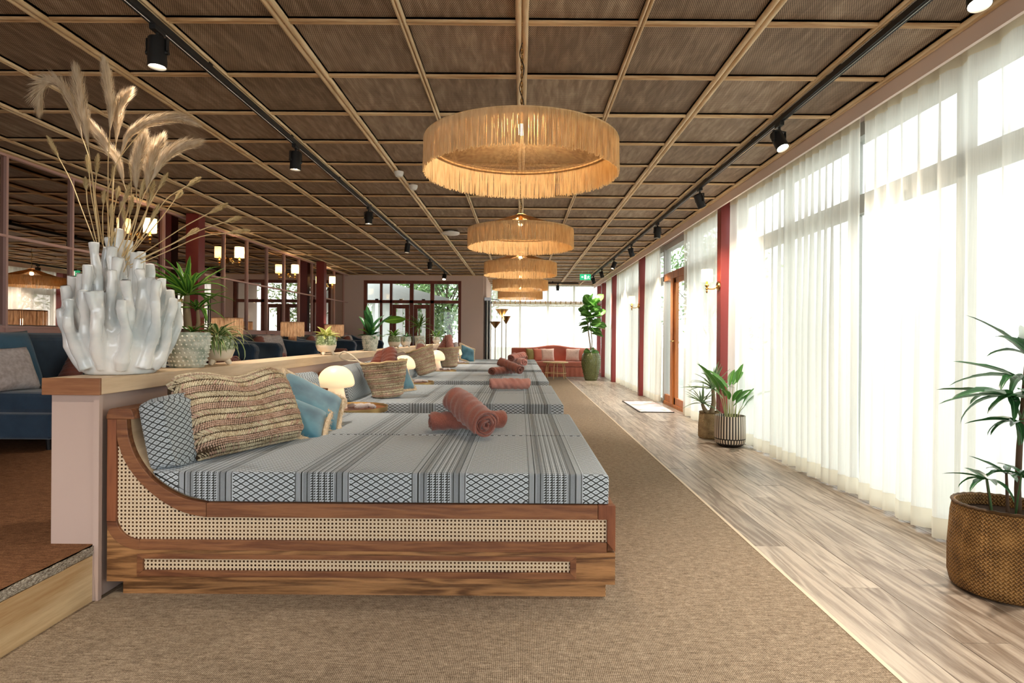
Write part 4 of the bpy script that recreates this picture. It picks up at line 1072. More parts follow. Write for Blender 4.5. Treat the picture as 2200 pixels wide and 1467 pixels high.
# ------------------------------------------------------------------ wall sconces
M['shade'] = m_transl('pleated_shade', (250, 232, 190), (238, 214, 166), .6, .35, (255, 206, 130))
def sconce(loc, out, label, r=.068, h=.165, reach=.13):
    """out: unit vector away from the wall"""
    t = thing('wall_sconce', label, 'wall lamp', loc, group='brass wall sconces with pleated shades'); o = Vector(out)
    m = MB()
    m.lathe([(0, -.012), (.045, -.012), (.05, 0), (.045, .010), (.02, .014), (0, .014)], 24)
    pl = m.build('wall_plate', M['brass'], t, smooth=40, rot=o.to_track_quat('Z', 'Y').to_euler(), loc=o * .012)
    MB().tube(spl([tuple(o * .02), tuple(o * .06 + Vector((0, 0, -.035))), tuple(o * (reach - .01) + Vector((0, 0, -.03))), tuple(o * reach + Vector((0, 0, .03)))], 5), .007, 8).build('arm', M['brass'], t, smooth=60)
    c = o * reach
    MB().lathe([(0, -.085), (.008, -.08), (.012, -.06), (.006, -.05), (.018, -.035), (.008, -.02), (.026, .005), (.020, .012), (.012, .02), (.012, .06), (0, .06)], 16).build('candle_cup', M['brass'], t, smooth=50, loc=c)
    n = 64; m = MB(); m.grid(lambda u, v: ((r * (1 + .018 * (1 if int(u * n + .5) % 2 else -1))) * math.cos(2 * math.pi * u), (r * (1 + .018 * (1 if int(u * n + .5) % 2 else -1))) * math.sin(2 * math.pi * u), v * h), n, 3)
    s_ = m.build('shade', M['shade'], t, fix=False, loc=c + Vector((0, 0, .045)))
    light('sconce_bulb', 'POINT', LAMP_W * .12, WARM, t, tuple(c + Vector((0, 0, .12))), .03)
for i, y in enumerate((6.9, 9.1, 11.35, 13.6)):
    sconce((-4.51 + .02, y, 2.26), (1, 0, 0), '%s brass sconce on the mirrored wall' % ('nearest', 'second', 'third', 'farthest')[i])
sconce((2.28, 6.64, 1.70), (0, -1, 0), 'brass sconce with cream shade on the nearest red pillar by the windows', .066, .15, .001) if 0 else None
for y, lb in ((6.65, 'cream shaded brass sconce on the nearest red pillar by the windows'), (11.15, 'cream shaded brass sconce on the red pillar past the glass door')):
    sconce((2.272, y + .05, 1.71), (-1, 0, 0), lb, .062, .14, .14)

# ------------------------------------------------------------------ coral vase with dried grasses
M['glaze'] = Mat('pale_celadon_glaze', .12, .5); g_ = M['glaze']; nz = g_.noise(g_.coords(), 7, 3, .4)
g_.color(g_.ramp(nz, [(.35, s2l((204, 212, 214))), (.6, s2l((238, 237, 234)))])); g_.b.inputs['Coat Weight'].default_value = .4; g_.b.inputs['Subsurface Weight'].default_value = .0
M['glaze'] = g_.m
VB = Vector((-1.862, 2.74, .934))
vt = tag(thing('coral_vase', 'large glossy white vase of clustered coral tubes on the near end of the ledge', 'vase', VB), None)
m = MB(); m.lathe([(0, 0), (.138, 0), (.146, .012), (.156, .06), (.165, .13), (.150, .22), (.11, .32), (.05, .40), (0, .42)], 40, uvs=False)
rs = random.Random(11); tubes = []
rings = [(13, .140, .226, .25, .43), (12, .125, .200, .36, .47), (10, .10, .158, .42, .54), (8, .07, .112, .50, .60), (4, .04, .055, .56, .64), (1, .0, .012, .675, .68)]
for ri, (n, r0, r1, h0, h1) in enumerate(rings):
    for k in range(n):
        a = 2 * math.pi * (k + (ri % 2) * .5) / n + rs.uniform(-.12, .12); h = rs.uniform(h0, h1); ra = rs.uniform(.95, 1.05)
        pts = []; rad = []; base_z = .03 + ri * .045
        for j in range(9):
            f = j / 8; z = base_z + (h - base_z) * f
            r = r0 + (r1 - r0) * math.sin(min(1, f * 1.25) * math.pi / 2) ; r *= ra
            r += .007 * math.sin(f * 9 + k * 2.3); aa = a + .05 * math.sin(f * 7 + k)
            pts.append((r * math.cos(aa), r * math.sin(aa), z)); rad.append((.031 - .0115 * min(1, f * 1.5)) * (1 + .14 * math.sin(f * 17 + k * 1.7)) + (.0025 if j == 8 else 0))
        m.tube(pts, rad, 12); tubes.append((Vector(pts[-1]), a))
vo = m.build('vase_body', M['glaze'], vt, smooth=180)
rmd = vo.modifiers.new('remesh', 'REMESH'); rmd.mode = 'VOXEL'; rmd.voxel_size = .0058; rmd.use_smooth_shade = True
smd = vo.modifiers.new('smooth', 'SMOOTH'); smd.iterations = 3; smd.factor = .5
hm = MB()
for p, a in tubes: hm.lathe([(0, 0), (.013, 0), (.0145, .001)], 12, c=(p.x, p.y)); 
for i in range(0): pass
hm = MB()
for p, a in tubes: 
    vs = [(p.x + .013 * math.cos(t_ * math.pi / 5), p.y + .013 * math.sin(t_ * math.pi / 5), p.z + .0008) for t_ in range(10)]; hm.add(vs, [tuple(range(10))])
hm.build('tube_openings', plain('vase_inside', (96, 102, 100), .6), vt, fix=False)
M['pampas'] = m_transl('pampas_plume', (236, 220, 196), (212, 192, 162), .35)
M['stalk'] = plain('dry_stalk', (214, 188, 142), .7, .2, var=.15)
M['bunny'] = m_transl('dry_seed_head', (226, 208, 166), (196, 174, 128), .3)
def path3(pts, y, dy=0):
    n = len(pts); return [P(a, b, y + dy * (i / (n - 1))) for i, (a, b) in enumerate(pts)]
def hairs(m, sp, nh, rad, hl, rs, w=.0011, spread=1.0):
    n = len(sp) - 1
    for k in range(nh):
        f = rs.random(); x = f * n; i = min(int(x), n - 1); p = sp[i].lerp(sp[i + 1], x - i); d = (sp[i + 1] - sp[i]).normalized()
        s_ = Vector((rs.gauss(0, 1), rs.gauss(0, 1), rs.gauss(0, 1))); s_ = (s_ - d * s_.dot(d)).normalized()
        env = min(1, (f + .10) * 2.2) * min(1, (1.08 - f) * 3.2)
        p2 = p + d * hl * rs.uniform(.7, 1.2) + s_ * rad * env * rs.uniform(.3, 1.3) * spread + Vector((0, 0, -hl * .10)); e = d.cross(s_).normalized() * w
        mid = (p + p2) / 2 + s_ * rad * env * .18
        m.add([p + e, p - e, mid - e, mid + e, p2], [(0, 1, 2, 3), (3, 2, 4)])
VY_ = 2.74
def grass(label, head, foot, y, dy, nh, rad, hl, mat, seed, grp, w=.0011, name='pampas_plume'):
    rs = random.Random(seed); sp = [Vector(v) for v in spl([tuple(v) for v in path3(head, y, dy)], 5)]
    t = thing(name, label, 'dried grass', sp[0], group=grp); o = sp[0].copy()
    ft = P(foot[0], foot[1], VY_ + rs.uniform(-.05, .05)); mid = ft.lerp(o, .5) + Vector((rs.uniform(-.01, .01), 0, 0))
    d0 = (sp[1] - sp[0]).normalized(); pre = o - d0 * (o - ft).length * .25; mid = ft.lerp(pre, .55)
    st_ = [Vector(v) - o for v in spl([tuple(ft), tuple(mid), tuple(pre), tuple(o), tuple(sp[len(sp) // 2])], 5)]
    MB().tube(st_, [.0022] * (len(st_) - 1) + [.001], 5).build('stalk', M['stalk'], t, smooth=60)
    m = MB(); hairs(m, [v - o for v in sp], nh, rad, hl, rs, w); m.build('plume' if rad > .016 else 'seed_head', mat, t, fix=False)
PL = [([(190, 318), (182, 262), (172, 208), (166, 166)], (215, 520), -.02, 'straight plume just right of the drooping pampas plume', 900, .030),
      ([(178, 300), (160, 240), (138, 190), (112, 175), (90, 190), (86, 212)], (213, 525), .05, 'pampas plume arching over to the far left of the vase', 1100, .030),
      ([(236, 285), (238, 235), (232, 185), (227, 152)], (232, 520), 0, 'tallest upright pampas plume above the vase', 850, .024),
      ([(249, 312), (252, 272), (257, 232), (266, 215)], (238, 520), .06, 'shorter pampas plume close beside the tallest one', 750, .024),
      ([(258, 338), (272, 300), (300, 272), (338, 257), (372, 252), (394, 256)], (240, 540), -.02, 'long pampas plume arching right under the ceiling track', 1100, .024),
      ([(268, 400), (255, 355), (228, 312), (198, 268)], (250, 545), .04, 'pampas plume leaning left across the middle of the bunch', 900, .026),
      ([(293, 415), (292, 372), (298, 334), (304, 310)], (262, 550), 0, 'upright pampas plume, left of the right hand pair', 900, .028),
      ([(316, 420), (319, 372), (328, 336), (338, 314)], (266, 550), .05, 'upright pampas plume, right of the right hand pair', 950, .030),
      ([(322, 395), (345, 350), (374, 322), (403, 310)], (270, 560), -.03, 'pampas plume bending right toward the nearest mirrored sconce', 900, .026)]
for i, (hd, ft, dy, lb, nh, rad) in enumerate(PL): grass(lb, hd, ft, VY_ + dy, .0, int(nh * 1.7), rad * 1.15, .085, M['pampas'], i, 'pampas plumes in the coral vase')
BT = [((128, 342), (105, 298), (205, 525)), ((192, 378), (188, 340), (214, 520)), ((207, 378), (210, 337), (220, 525)), ((186, 412), (184, 388), (210, 530)), ((238, 390), (250, 345), (236, 520)), ((262, 446), (278, 400), (244, 545)),
      ((222, 442), (224, 415), (222, 530)), ((238, 470), (240, 445), (232, 530)), ((278, 465), (284, 425), (250, 545)), ((300, 430), (308, 392), (262, 550)), ((318, 440), (330, 395), (262, 552)), ((338, 410), (356, 378), (266, 555)),
      ((322, 478), (338, 445), (262, 555)), ((375, 430), (386, 415), (270, 560)), ((398, 402), (424, 385), (272, 560)), ((445, 460), (482, 440), (275, 565)), ((480, 478), (510, 468), (278, 570)), ((485, 501), (529, 495), (280, 575)),
      ((398, 507), (420, 494), (270, 570)), ((250, 430), (254, 408), (240, 540)), ((282, 390), (283, 352), (250, 545)), ((318, 445), (326, 418), (255, 610)), ((236, 530), (244, 505), (238, 560)), ((268, 480), (262, 440), (244, 560))]
pos_w = ['far left', 'left', 'left', 'left', 'middle', 'middle']
for i, (a, b, f) in enumerate(BT):
    rk = sorted(range(len(BT)), key=lambda q_: BT[q_][1][0]).index(i) + 1
    grass(('leftmost thin dry stem with a fluffy seed head in the coral vase' if rk == 1 else 'rightmost thin dry stem with a fluffy seed head, reaching past the sconces' if rk == len(BT) else 'dry stem with small seed head, %s from the left in the vase' % ('x first second third fourth fifth sixth seventh eighth ninth tenth eleventh twelfth thirteenth fourteenth fifteenth sixteenth seventeenth eighteenth nineteenth twentieth twenty-first twenty-second twenty-third twenty-fourth'.split()[rk])), [a, tuple((u + v) / 2 for u, v in zip(a, b)), b], f, VY_ + random.uniform(-.06, .06), 0, 420, .0135, .022, M['bunny'], 50 + i, 'thin dry grass stems in the coral vase', .0011, 'dry_grass_stem')

# ------------------------------------------------------------------ pots and plants
def leaf_mesh(L, w, droop, prof='strap', fold=.25, n=8, curl=0, name='leaf', mat=None):
    m = MB(); vs = []; uv = []; p = Vector((0, 0, 0)); el = 0.0
    for i in range(n + 1):
        f = i / n
        if prof == 'strap': ww = w * min(1, .45 + f * 2.2) * max(0.02, (1 - f) ** .45 if f > .5 else 1) * (1 if f <= .5 else 1.36 ** 0) 
        elif prof == 'oval': ww = w * max(.03, math.sin(math.pi * min(1, .04 + f * .96)) ** .75)
        elif prof == 'fiddle': ww = w * max(.04, (math.sin(math.pi * min(1, .03 + f * .97)) ** .6) * (.72 + .38 * f + .06 * math.sin(f * 12)))
        else: ww = w * max(.03, math.sin(math.pi * (f ** .7)) ** .8)
        el = -droop * f; d = Vector((math.cos(el), 0, math.sin(el)))
        if i: p = p + d * (L / n)
        nrm = Vector((-math.sin(el), 0, math.cos(el))); k = fold * ww
        for j, s_ in enumerate((-1, -.5, 0, .5, 1)):
            vs.append(p + Vector((0, s_ * ww / 2, 0)) + nrm * (abs(s_) * k + curl * ww * math.sin(f * 14 + s_))); uv.append((f, (s_ + 1) / 2))
    for i in range(n):
        for j in range(4): m.f.append((i * 5 + j, i * 5 + j + 1, (i + 1) * 5 + j + 1, (i + 1) * 5 + j)); m.mi.append(0)
    m.v = [tuple(v) for v in vs]; m.uv = dict(enumerate(uv)); return m.mesh(name, mat, 180, False)
def put_leaf(me, parent, base, az, el, sc=1, roll=0, name='leaf'):
    o = obj(name, me, parent); o.rotation_mode = 'XYZ'
    mt_ = Matrix.Translation(base) @ Matrix.Rotation(az, 4, 'Z') @ Matrix.Rotation(-el, 4, 'Y') @ Matrix.Rotation(roll, 4, 'X') @ Matrix.Diagonal((sc, sc, sc, 1))
    o.matrix_local = mt_; return o
def plant(name, label, loc, specs, seed, leafset, extra=None, grp=None, rl=.4):
    t = thing(name, label, 'plant', loc, group=grp); rs = random.Random(seed)
    for (base, n, az0, az1, e0, e1, s0, s1) in specs:
        for k in range(n):
            az = az0 + (az1 - az0) * (k + rs.uniform(-.3, .3)) / n; f = rs.random(); el = e0 + (e1 - e0) * ((k * .618) % 1)
            put_leaf(leafset[k % len(leafset)], t, Vector(base) + Vector((rs.gauss(0, .006), rs.gauss(0, .006), rs.uniform(-.01, .01))), az, el, rs.uniform(s0, s1), rs.uniform(-rl, rl))
    if extra: extra(t)
    return t
M['lf_drac'] = m_leaf('dracaena_leaf', (26, 62, 22), (66, 118, 40), (118, 160, 60)); M['lf_spider'] = m_leaf('spider_leaf', (52, 92, 44), (96, 136, 72), (222, 220, 160))
M['lf_dark'] = m_leaf('dark_glossy_leaf', (22, 58, 30), (52, 104, 54)); M['lf_mid'] = m_leaf('mid_green_leaf', (58, 108, 30), (112, 160, 52)); M['lf_yel'] = m_leaf('yellow_variegated_leaf', (130, 156, 60), (216, 216, 120), (236, 230, 160))
M['lf_fig'] = m_leaf('fig_leaf', (52, 98, 44), (116, 164, 82), None, .25); M['lf_palm'] = m_leaf('palm_leaf', (22, 58, 34), (60, 108, 62), None, .25); M['lf_yucca'] = m_leaf('yucca_leaf', (60, 92, 60), (110, 140, 100), (150, 170, 130))
M['trunk'] = plain('ringed_trunk', (150, 130, 104), .8, .1, var=.3)
M['stud'] = Mat('studded_glaze', .3, .4); a_ = M['stud']; nn = a_.noise(a_.coords(), 25, 2); a_.color(a_.ramp(nn, [(.3, s2l((128, 142, 126))), (.62, s2l((206, 208, 196)))])); M['stud'] = a_.m
def m_twotone(name, top, low, h):
    m = Mat(name, .28, .45); x, y, z = m.xyz(m.coords()); n = m.noise(m.coords(), 70, 2, 0, .8); e = m.noise(m.coords(), 14, 2)
    tt = m.ramp(n, [(.4, s2l(tuple(int(c * .7) for c in top))), (.56, s2l(top)), (.68, s2l((222, 222, 200)))])
    c = m.mix((z / h + (e - .5) * .12).sst(.48, .58), s2l(low), tt); m.color(c); return m.m
M['two1'] = m_twotone('green_and_cream_glaze', (140, 158, 104), (232, 218, 196), .17); M['two2'] = m_twotone('white_and_grey_glaze', (200, 204, 196), (226, 220, 210), .17)
def studded_pot(loc, r, h, label, grp='studded ceramic pots on the ledge'):
    t = thing('studded_pot', label, 'plant pot', loc, group=grp)
    pf_ = [(0, 0), (r * .72, 0), (r * .76, .008), (r * .93, h * .45), (r, h * .85), (r * .98, h), (r * .90, h), (r * .88, h * .86), (0, h * .86)]
    MB().lathe(pf_, 36).build('pot_body', M['stud'], t, smooth=50)
    m = MB(); rows = 8
    for i in range(rows):
        z = h * (.08 + .80 * i / (rows - 1)); rr_ = r * (.78 + .22 * min(1, z / (h * .85))); n = int(2 * math.pi * rr_ / (h * .115))
        for k in range(n):
            a = 2 * math.pi * (k + .5 * (i % 2)) / n; c = Vector((math.cos(a), math.sin(a), 0)); tt = Vector((-math.sin(a), math.cos(a), 0)); o = c * (rr_ - .002) + Vector((0, 0, z)); s_ = h * .036
            vs = [o + tt * s_ * math.cos(b) + Vector((0, 0, s_ * math.sin(b))) for b in [j * math.pi / 3 for j in range(6)]] + [o + c * s_ * .9 + (tt * math.cos(b) + Vector((0, 0, math.sin(b)))) * s_ * .6 for b in [j * math.pi / 3 for j in range(6)]] + [o + c * s_ * 1.5]
            m.add(vs, [(j, (j + 1) % 6, 6 + (j + 1) % 6, 6 + j) for j in range(6)] + [(6 + j, 6 + (j + 1) % 6, 12) for j in range(6)])
    tag(m.build('studs', M['studw'] if 'studw' in M else M.setdefault('studw', plain('pale_stud_glaze', (226, 226, 214), .25, .45)), t, smooth=180), kind='stuff')
    MB().lathe([(0, h * .88), (r * .88, h * .88)], 24).build('soil', M['soil'], t); return t
def footed_pot(loc, r, h, label, mat='two1', rot=.4):
    t = thing('footed_pot', label, 'plant pot', loc, rot, group='footed ceramic pots on the ledge')
    z0 = h * .13
    MB().lathe([(0, z0), (r * .5, z0), (r * .82, z0 + h * .10), (r * 1.0, z0 + h * .36), (r * 1.0, z0 + h * .55), (r * .92, h * .90), (r * .90, h), (r * .83, h), (r * .85, h * .88), (0, h * .88)], 36).build('pot_body', M[mat], t, smooth=60)
    for k in range(3):
        a = 2 * math.pi * k / 3; MB().tube([(r * .5 * math.cos(a), r * .5 * math.sin(a), z0 + .01), (r * .66 * math.cos(a), r * .66 * math.sin(a), z0 * .5), (r * .72 * math.cos(a), r * .72 * math.sin(a), 0)], [r * .20, r * .17, r * .10], 10).build('foot', M[mat], t, smooth=60)
    MB().lathe([(0, h * .90), (r * .84, h * .90)], 24).build('soil', M['soil'], t); return t
LZ = .934; LX = -1.853
# 1 dracaena in studded pot
studded_pot((LX, 3.27, LZ), .117, .195, 'large studded grey-white pot holding the dracaena next to the coral vase')
lsd = [leaf_mesh(.30, .036, .7, 'strap', .3, mat=M['lf_drac']), leaf_mesh(.27, .040, .35, 'strap', .3, mat=M['lf_drac']), leaf_mesh(.33, .034, 1.2, 'strap', .25, mat=M['lf_drac'])]
def dtr(t):
    MB().tube([(0, 0, 0), (-.005, 0, .08), (-.012, 0, .16), (-.01, 0, .24)], [.024, .021, .018, .014], 10).build('trunk', M['trunk'], t, smooth=60); MB().tube([(.03, .01, 0), (.05, .01, .08), (.05, .0, .15)], [.012, .011, .008], 8).build('trunk', M['trunk'], t, smooth=60)
plant('dracaena', 'palm-like dracaena with dark green striped leaves in the large studded pot', (LX + .005, 3.27, LZ + .17), [((-.01, 0, .23), 26, 0, 6.28 * 3, .15, 1.4, .75, 1.05), ((.05, 0, .15), 12, -1, 5, .0, 1.1, .45, .7), ((.03, -.02, .02), 8, 0, 6.28, .3, .9, .35, .5)], 3, lsd, dtr)
# 2 spider plant in footed pot
footed_pot((LX + .01, 3.58, LZ), .094, .176, 'cream and green footed pot with the striped spider plant')
lss = [leaf_mesh(.24, .020, 2.3, 'strap', .2, mat=M['lf_spider']), leaf_mesh(.20, .019, 1.7, 'strap', .2, mat=M['lf_spider']), leaf_mesh(.16, .018, 1.0, 'strap', .2, mat=M['lf_spider'])]
plant('spider_plant', 'arching striped spider plant in the footed pot beside the dracaena', (LX + .01, 3.58, LZ + .16), [((0, 0, 0), 60, 0, 6.28 * 5, .3, 1.45, .75, 1.2)], 4, lss)
# 3.. farther pots
footed_pot((-1.80, 5.45, LZ), .093, .175, 'cream footed pot with yellow leaved plant halfway to the far wall')
lsy = [leaf_mesh(.14, .045, .8, 'oval', .2, mat=M['lf_yel']), leaf_mesh(.11, .04, 1.2, 'oval', .2, mat=M['lf_yel'])]
plant('croton', 'small bushy plant with yellow variegated leaves in a footed pot', (-1.80, 5.45, LZ + .155), [((0, 0, 0), 26, 0, 6.28 * 4, .4, 1.4, .7, 1.1)], 5, lsy)
studded_pot((-1.80, 7.05, LZ), .098, .185, 'studded pot with broad dark leaves in front of the framed window')
lsb = [leaf_mesh(.42, .10, .25, 'oval', .25, mat=M['lf_dark']), leaf_mesh(.36, .09, .6, 'oval', .25, mat=M['lf_dark']), leaf_mesh(.22, .05, .9, 'oval', .2, mat=M['lf_mid'])]
plant('peace_lily', 'plant with tall broad dark green leaves in the farther studded pot', (-1.80, 7.05, LZ + .165), [((0, 0, 0), 9, 0, 6.28, .95, 1.45, .75, 1.0), ((0, 0, 0), 14, 0, 6.28 * 2, .2, .9, .35, .6)], 6, lsb)
footed_pot((-1.82, 8.5, LZ), .090, .175, 'third footed cream pot under one wide horizontal leaf')
lsg = [leaf_mesh(.20, .022, 1.3, 'strap', .2, mat=M['lf_mid']), leaf_mesh(.17, .025, .8, 'oval', .2, mat=M['lf_mid'])]
def bigleaf(t): put_leaf(leaf_mesh(.34, .13, .5, 'oval', -.1, mat=M['lf_mid']), t, Vector((-.14, -.06, .235)), .1, .25, 1, -1.0)
plant('hosta', 'bright green tufted plant with one wide leaf in the third footed pot', (-1.82, 8.5, LZ + .155), [((0, 0, 0), 30, 0, 6.28 * 4, .5, 1.45, .8, 1.2)], 7, lsg, bigleaf)
footed_pot((-1.82, 9.35, LZ), .085, .165, 'white footed pot with low fern in front of the door window', 'two2')
plant('fern', 'low dark fern-like plant in the white footed pot', (-1.82, 9.35, LZ + .15), [((0, 0, 0), 26, 0, 6.28 * 4, .1, 1.2, .6, .9)], 8, [leaf_mesh(.22, .03, 1.6, 'strap', .2, mat=M['lf_dark']), leaf_mesh(.18, .028, 1.0, 'strap', .2, mat=M['lf_dark'])])
studded_pot((-1.82, 10.65, LZ), .10, .18, 'smallest looking studded pot holding the spiky dracaena near the far wall')
plant('small_dracaena', 'spiky dracaena on a thin trunk near the far wall', (-1.82, 10.65, LZ + .15), [((-.0, 0, .20), 22, 0, 6.28 * 3, .0, 1.4, .8, 1.1)], 9, lsd, lambda t: MB().tube([(0, 0, 0), (-.01, 0, .1), (0, 0, .21)], [.018, .014, .01], 8).build('trunk', M['trunk'], t))
footed_pot((-1.82, 12.8, LZ), .085, .16, 'small grey white pot on the far end of the ledge', 'two2')
plant('aloe', 'small upright green plant in the far grey white pot', (-1.82, 12.8, LZ + .14), [((0, 0, 0), 20, 0, 6.28 * 3, .5, 1.4, .9, 1.3)], 10, lsg)
footed_pot((-1.82, 14.4, LZ), .08, .15, 'last little pot at the very end of the ledge', 'two2')
plant('ivy_plant', 'small dark leafy plant at the very end of the ledge', (-1.82, 14.4, LZ + .13), [((0, 0, 0), 26, 0, 6.28 * 3, .2, 1.4, .5, .8), ((0, 0, .12), 14, 0, 6.28, .2, 1.3, .4, .6)], 12, [leaf_mesh(.14, .06, .8, 'oval', .2, mat=M['lf_dark'])])

# ------------------------------------------------------------------ blue sofas on the platform
M['blue'] = fabric('petrol_wool', (62, 86, 108), (36, 52, 70), 400, .95, .5); M['blue2'] = fabric('blue_cushion_wool', (74, 116, 142), (50, 86, 112), 400, .95, .4)
M['greyc'] = fabric('speckled_grey_linen', (220, 210, 206), (186, 172, 166), 40, .95, .3)
def blue_sofa(ya, yb, label, near=True, farr=True):
    t = thing('blue_sofa', label, 'sofa', (-4.36, ya, PLAT), group='blue sofas along the mirrored wall'); L = yb - ya; a0 = .17 if near else 0; a1 = L - (.17 if farr else 0)
    MB().box(.02, .90, .01, L - .01, .09, .28).build('base_frame', M['blue'], t, bevel=.02)
    MB().box(.16, .94, a0 + .005, a1 - .005, .28, .44).build('seat_cushion', M['blue'], t, bevel=.035)
    MB().prism([(0, .1), (.16, .1), (.20, .44), (.15, .84), (.10, .885), (.03, .87), (0, .8)], a0 * .5, L - (L - a1) * .5).build('backrest', M['blue'], t, bevel=.03)
    pr = [(.0, .09), (.90, .09), (.90, .60), (.915, .66), (.90, .72), (.85, .755), (.78, .76), (.5, .77), (.28, .80), (.12, .88), (.02, .88), (0, .84)]
    if near: MB().prism(pr, 0, .165).build('armrest', M['blue'], t, bevel=.035)
    if farr: MB().prism(pr, L - .165, L).build('armrest', M['blue'], t, bevel=.035)
    for x in (.1, .82):
        for y in (.1, L - .1): MB().tube([(x, y, 0), (x, y, .09)], [.018, .026], 8).build('leg', M['black'], t)
    return t
blue_sofa(4.32, 5.62, 'nearest blue sofa at the left edge, open ended toward the camera', near=False)
blue_sofa(6.12, 7.80, 'second blue sofa, mostly hidden behind the coral vase and plants')
blue_sofa(8.42, 10.15, 'third blue sofa, its rounded arm left of the yellow leaved plant')
blue_sofa(10.75, 12.45, 'fourth blue sofa from the camera, behind the yellow leaved plant')
blue_sofa(13.1, 14.9, 'farthest blue sofa next to the framed window')
def cushion(label, loc, ax, ay, w, h, t, mat, seed, group=None):
    o = obj('cushion', pillow_mesh('cushion', w, h, t, mat, 14, seed=seed)); o.matrix_world = frame(loc, ax, ay); return tag(o, label, 'cushion', group)
cushion('large plain blue cushion at the left edge on the nearest sofa', (-4.02, 4.60, .90), (0, 1, 0), (-.32, 0, 1), .55, .50, .14, M['blue2'], 1)
cushion('speckled pale grey cushion in front of the blue cushion at the left edge', (-3.86, 4.42, .845), (.15, 1, 0), (-.45, 0, 1), .42, .36, .12, M['greyc'], 2)
for i, (y, lb) in enumerate(((9.35, 'first grey cushion on the third blue sofa'), (9.75, 'second grey cushion on the third blue sofa'), (11.7, 'grey cushion on the fourth blue sofa'), (13.9, 'grey cushion on the farthest blue sofa'), (7.2, 'grey cushion on the second blue sofa behind the dracaena'))):
    cushion(lb, (-4.04, y, .93), (.1, 1, 0), (-.35, 0, 1), .42, .40, .13, M['greyc'], 4 + i, 'grey cushions on the blue sofas')
towel('terracotta towel roll standing on the nearest blue sofa, just left of the coral vase', (-4.02, 5.25, .70), (-4.06, 5.42, .93), .085, 31)
for i, (y, a) in enumerate(((8.02 - .6, 0), (8.95, 0), (11.2, 1), (12.15, 0), (13.6, 1))):
    towel('upright terracotta towel roll on the back of the %s blue sofa' % ('second', 'third', 'fourth', 'fourth', 'farthest')[i] if i != 3 else 'leaning terracotta towel roll at the far arm of the fourth blue sofa', (-3.92, y, .76), (-4.06, y + .12, 1.05), .085, 32 + i)
    towel('flat terracotta towel roll on the seat of the %s blue sofa' % ('second', 'third', 'fourth', 'fourth', 'farthest')[i] if i != 3 else 'flat towel roll near the far arm of the fourth blue sofa', (-3.95, y + .18, .765), (-3.62, y + .06, .765), .085, 42 + i, 'terrapale')
M['shadefr'] = m_transl('fringe_shade', (206, 178, 150), (150, 120, 96), .35)
def table_lamp(y, label):
    tt = thing('lamp_table', 'small table under the lamp, ' + ('hidden behind the coral vase', 'behind the spider plant', 'left of the yellow leaved plant', 'right of the yellow leaved plant')[[5.87, 8.12, 10.45, 12.8].index(y)], 'side table', (-4.05, y, PLAT))
    MB().lathe([(0, .50), (.20, .50), (.20, .52), (0, .52)], 24).build('table_top', M['table'], tt, smooth=40); MB().lathe([(.15, 0), (.15, .01), (.02, .03), (.02, .5)], 16).build('pedestal', M['black'], tt, smooth=40)
    t = thing('table_lamp', label, 'table lamp', (-4.05, y, PLAT + .521), group='fringe shaded table lamps')
    rs = random.Random(int(y * 10))
    def drum(r, z0, z1, n, nm):
        m = MB()
        for k in range(n):
            a = 2 * math.pi * k / n + rs.uniform(-.01, .01); p = Vector((math.cos(a), math.sin(a), 0)); q_ = Vector((-math.sin(a), math.cos(a), 0)) * (math.pi * r / n * 1.25); s_ = rs.uniform(-.012, .012); o = rs.uniform(0, .006)
            m.add([p * (r + o) + q_ + Vector((0, 0, z1)), p * (r + o) - q_ + Vector((0, 0, z1)), p * (r + o) - q_ + q_ * s_ * 20 + Vector((0, 0, z0 + s_)), p * (r + o) + q_ + q_ * s_ * 20 + Vector((0, 0, z0 + s_))], [(0, 1, 2, 3)])
        return tag(m.build(nm, M['shadefr'], t, fix=False), kind='stuff')
    drum(.195, .33, .585, 150, 'shade_fringe'); drum(.065, .0, .34, 60, 'stem_fringe')
    MB().lathe([(0, 0), (.055, 0), (.055, .34), (0, .34)], 16).build('stem', M['shadefr'], t)
    MB().lathe([(.18, .584), (.193, .585), (.193, .57)], 32).build('shade_ring', M['shadefr'], t)
    light('lamp_bulb', 'POINT', LAMP_W * .15, WARM, t, (0, 0, .46), .04)
table_lamp(5.87, 'table lamp with fringed drum shade hidden behind the coral vase'); table_lamp(8.12, 'table lamp with woven drum shade behind the spider plant')
table_lamp(10.45, 'table lamp with brown fringed drum shade left of the yellow leaved plant'); table_lamp(12.8, 'table lamp with fringed drum shade right of the yellow leaved plant')

# ------------------------------------------------------------------ far lounge corner
M['coral'] = fabric('terracotta_linen', (204, 126, 106), (180, 102, 86), 300, .95, .3)
t = thing('terracotta_sofa', 'camel backed terracotta sofa in front of the far sheer curtain', 'sofa', (.98, 16.15, 0))
top = [(-1.22 + 2.44 * k / 24, .775 + .085 * math.exp(-((k - 12) / 4.5) ** 2) + .01) for k in range(25)]
MB().prism([(-1.22, .1)] + top + [(1.22, .1)], .72, .92).build('backrest', M['coral'], t, bevel=.03)
MB().box(-1.05, 1.05, .02, .75, .27, .42).build('seat_cushion', M['coral'], t, bevel=.04); MB().box(-1.18, 1.18, .03, .8, .12, .27).build('seat_base', M['coral'], t, bevel=.01)
for s_ in (-1, 1): MB().tube([(s_ * 1.14, .02, .54), (s_ * 1.14, .8, .56)], .095, 16).box(s_ * 1.13 - .07, s_ * 1.13 + .07, .03, .8, .12, .54).build('armrest', M['coral'], t, bevel=.01, smooth=50)
m = MB(); n = 120
pts = [(-1.19 + 2.38 * k / n, .02 + .012 * math.sin(k * .9) * (1 if 40 < k % 60 < 55 else .3)) for k in range(n + 1)]
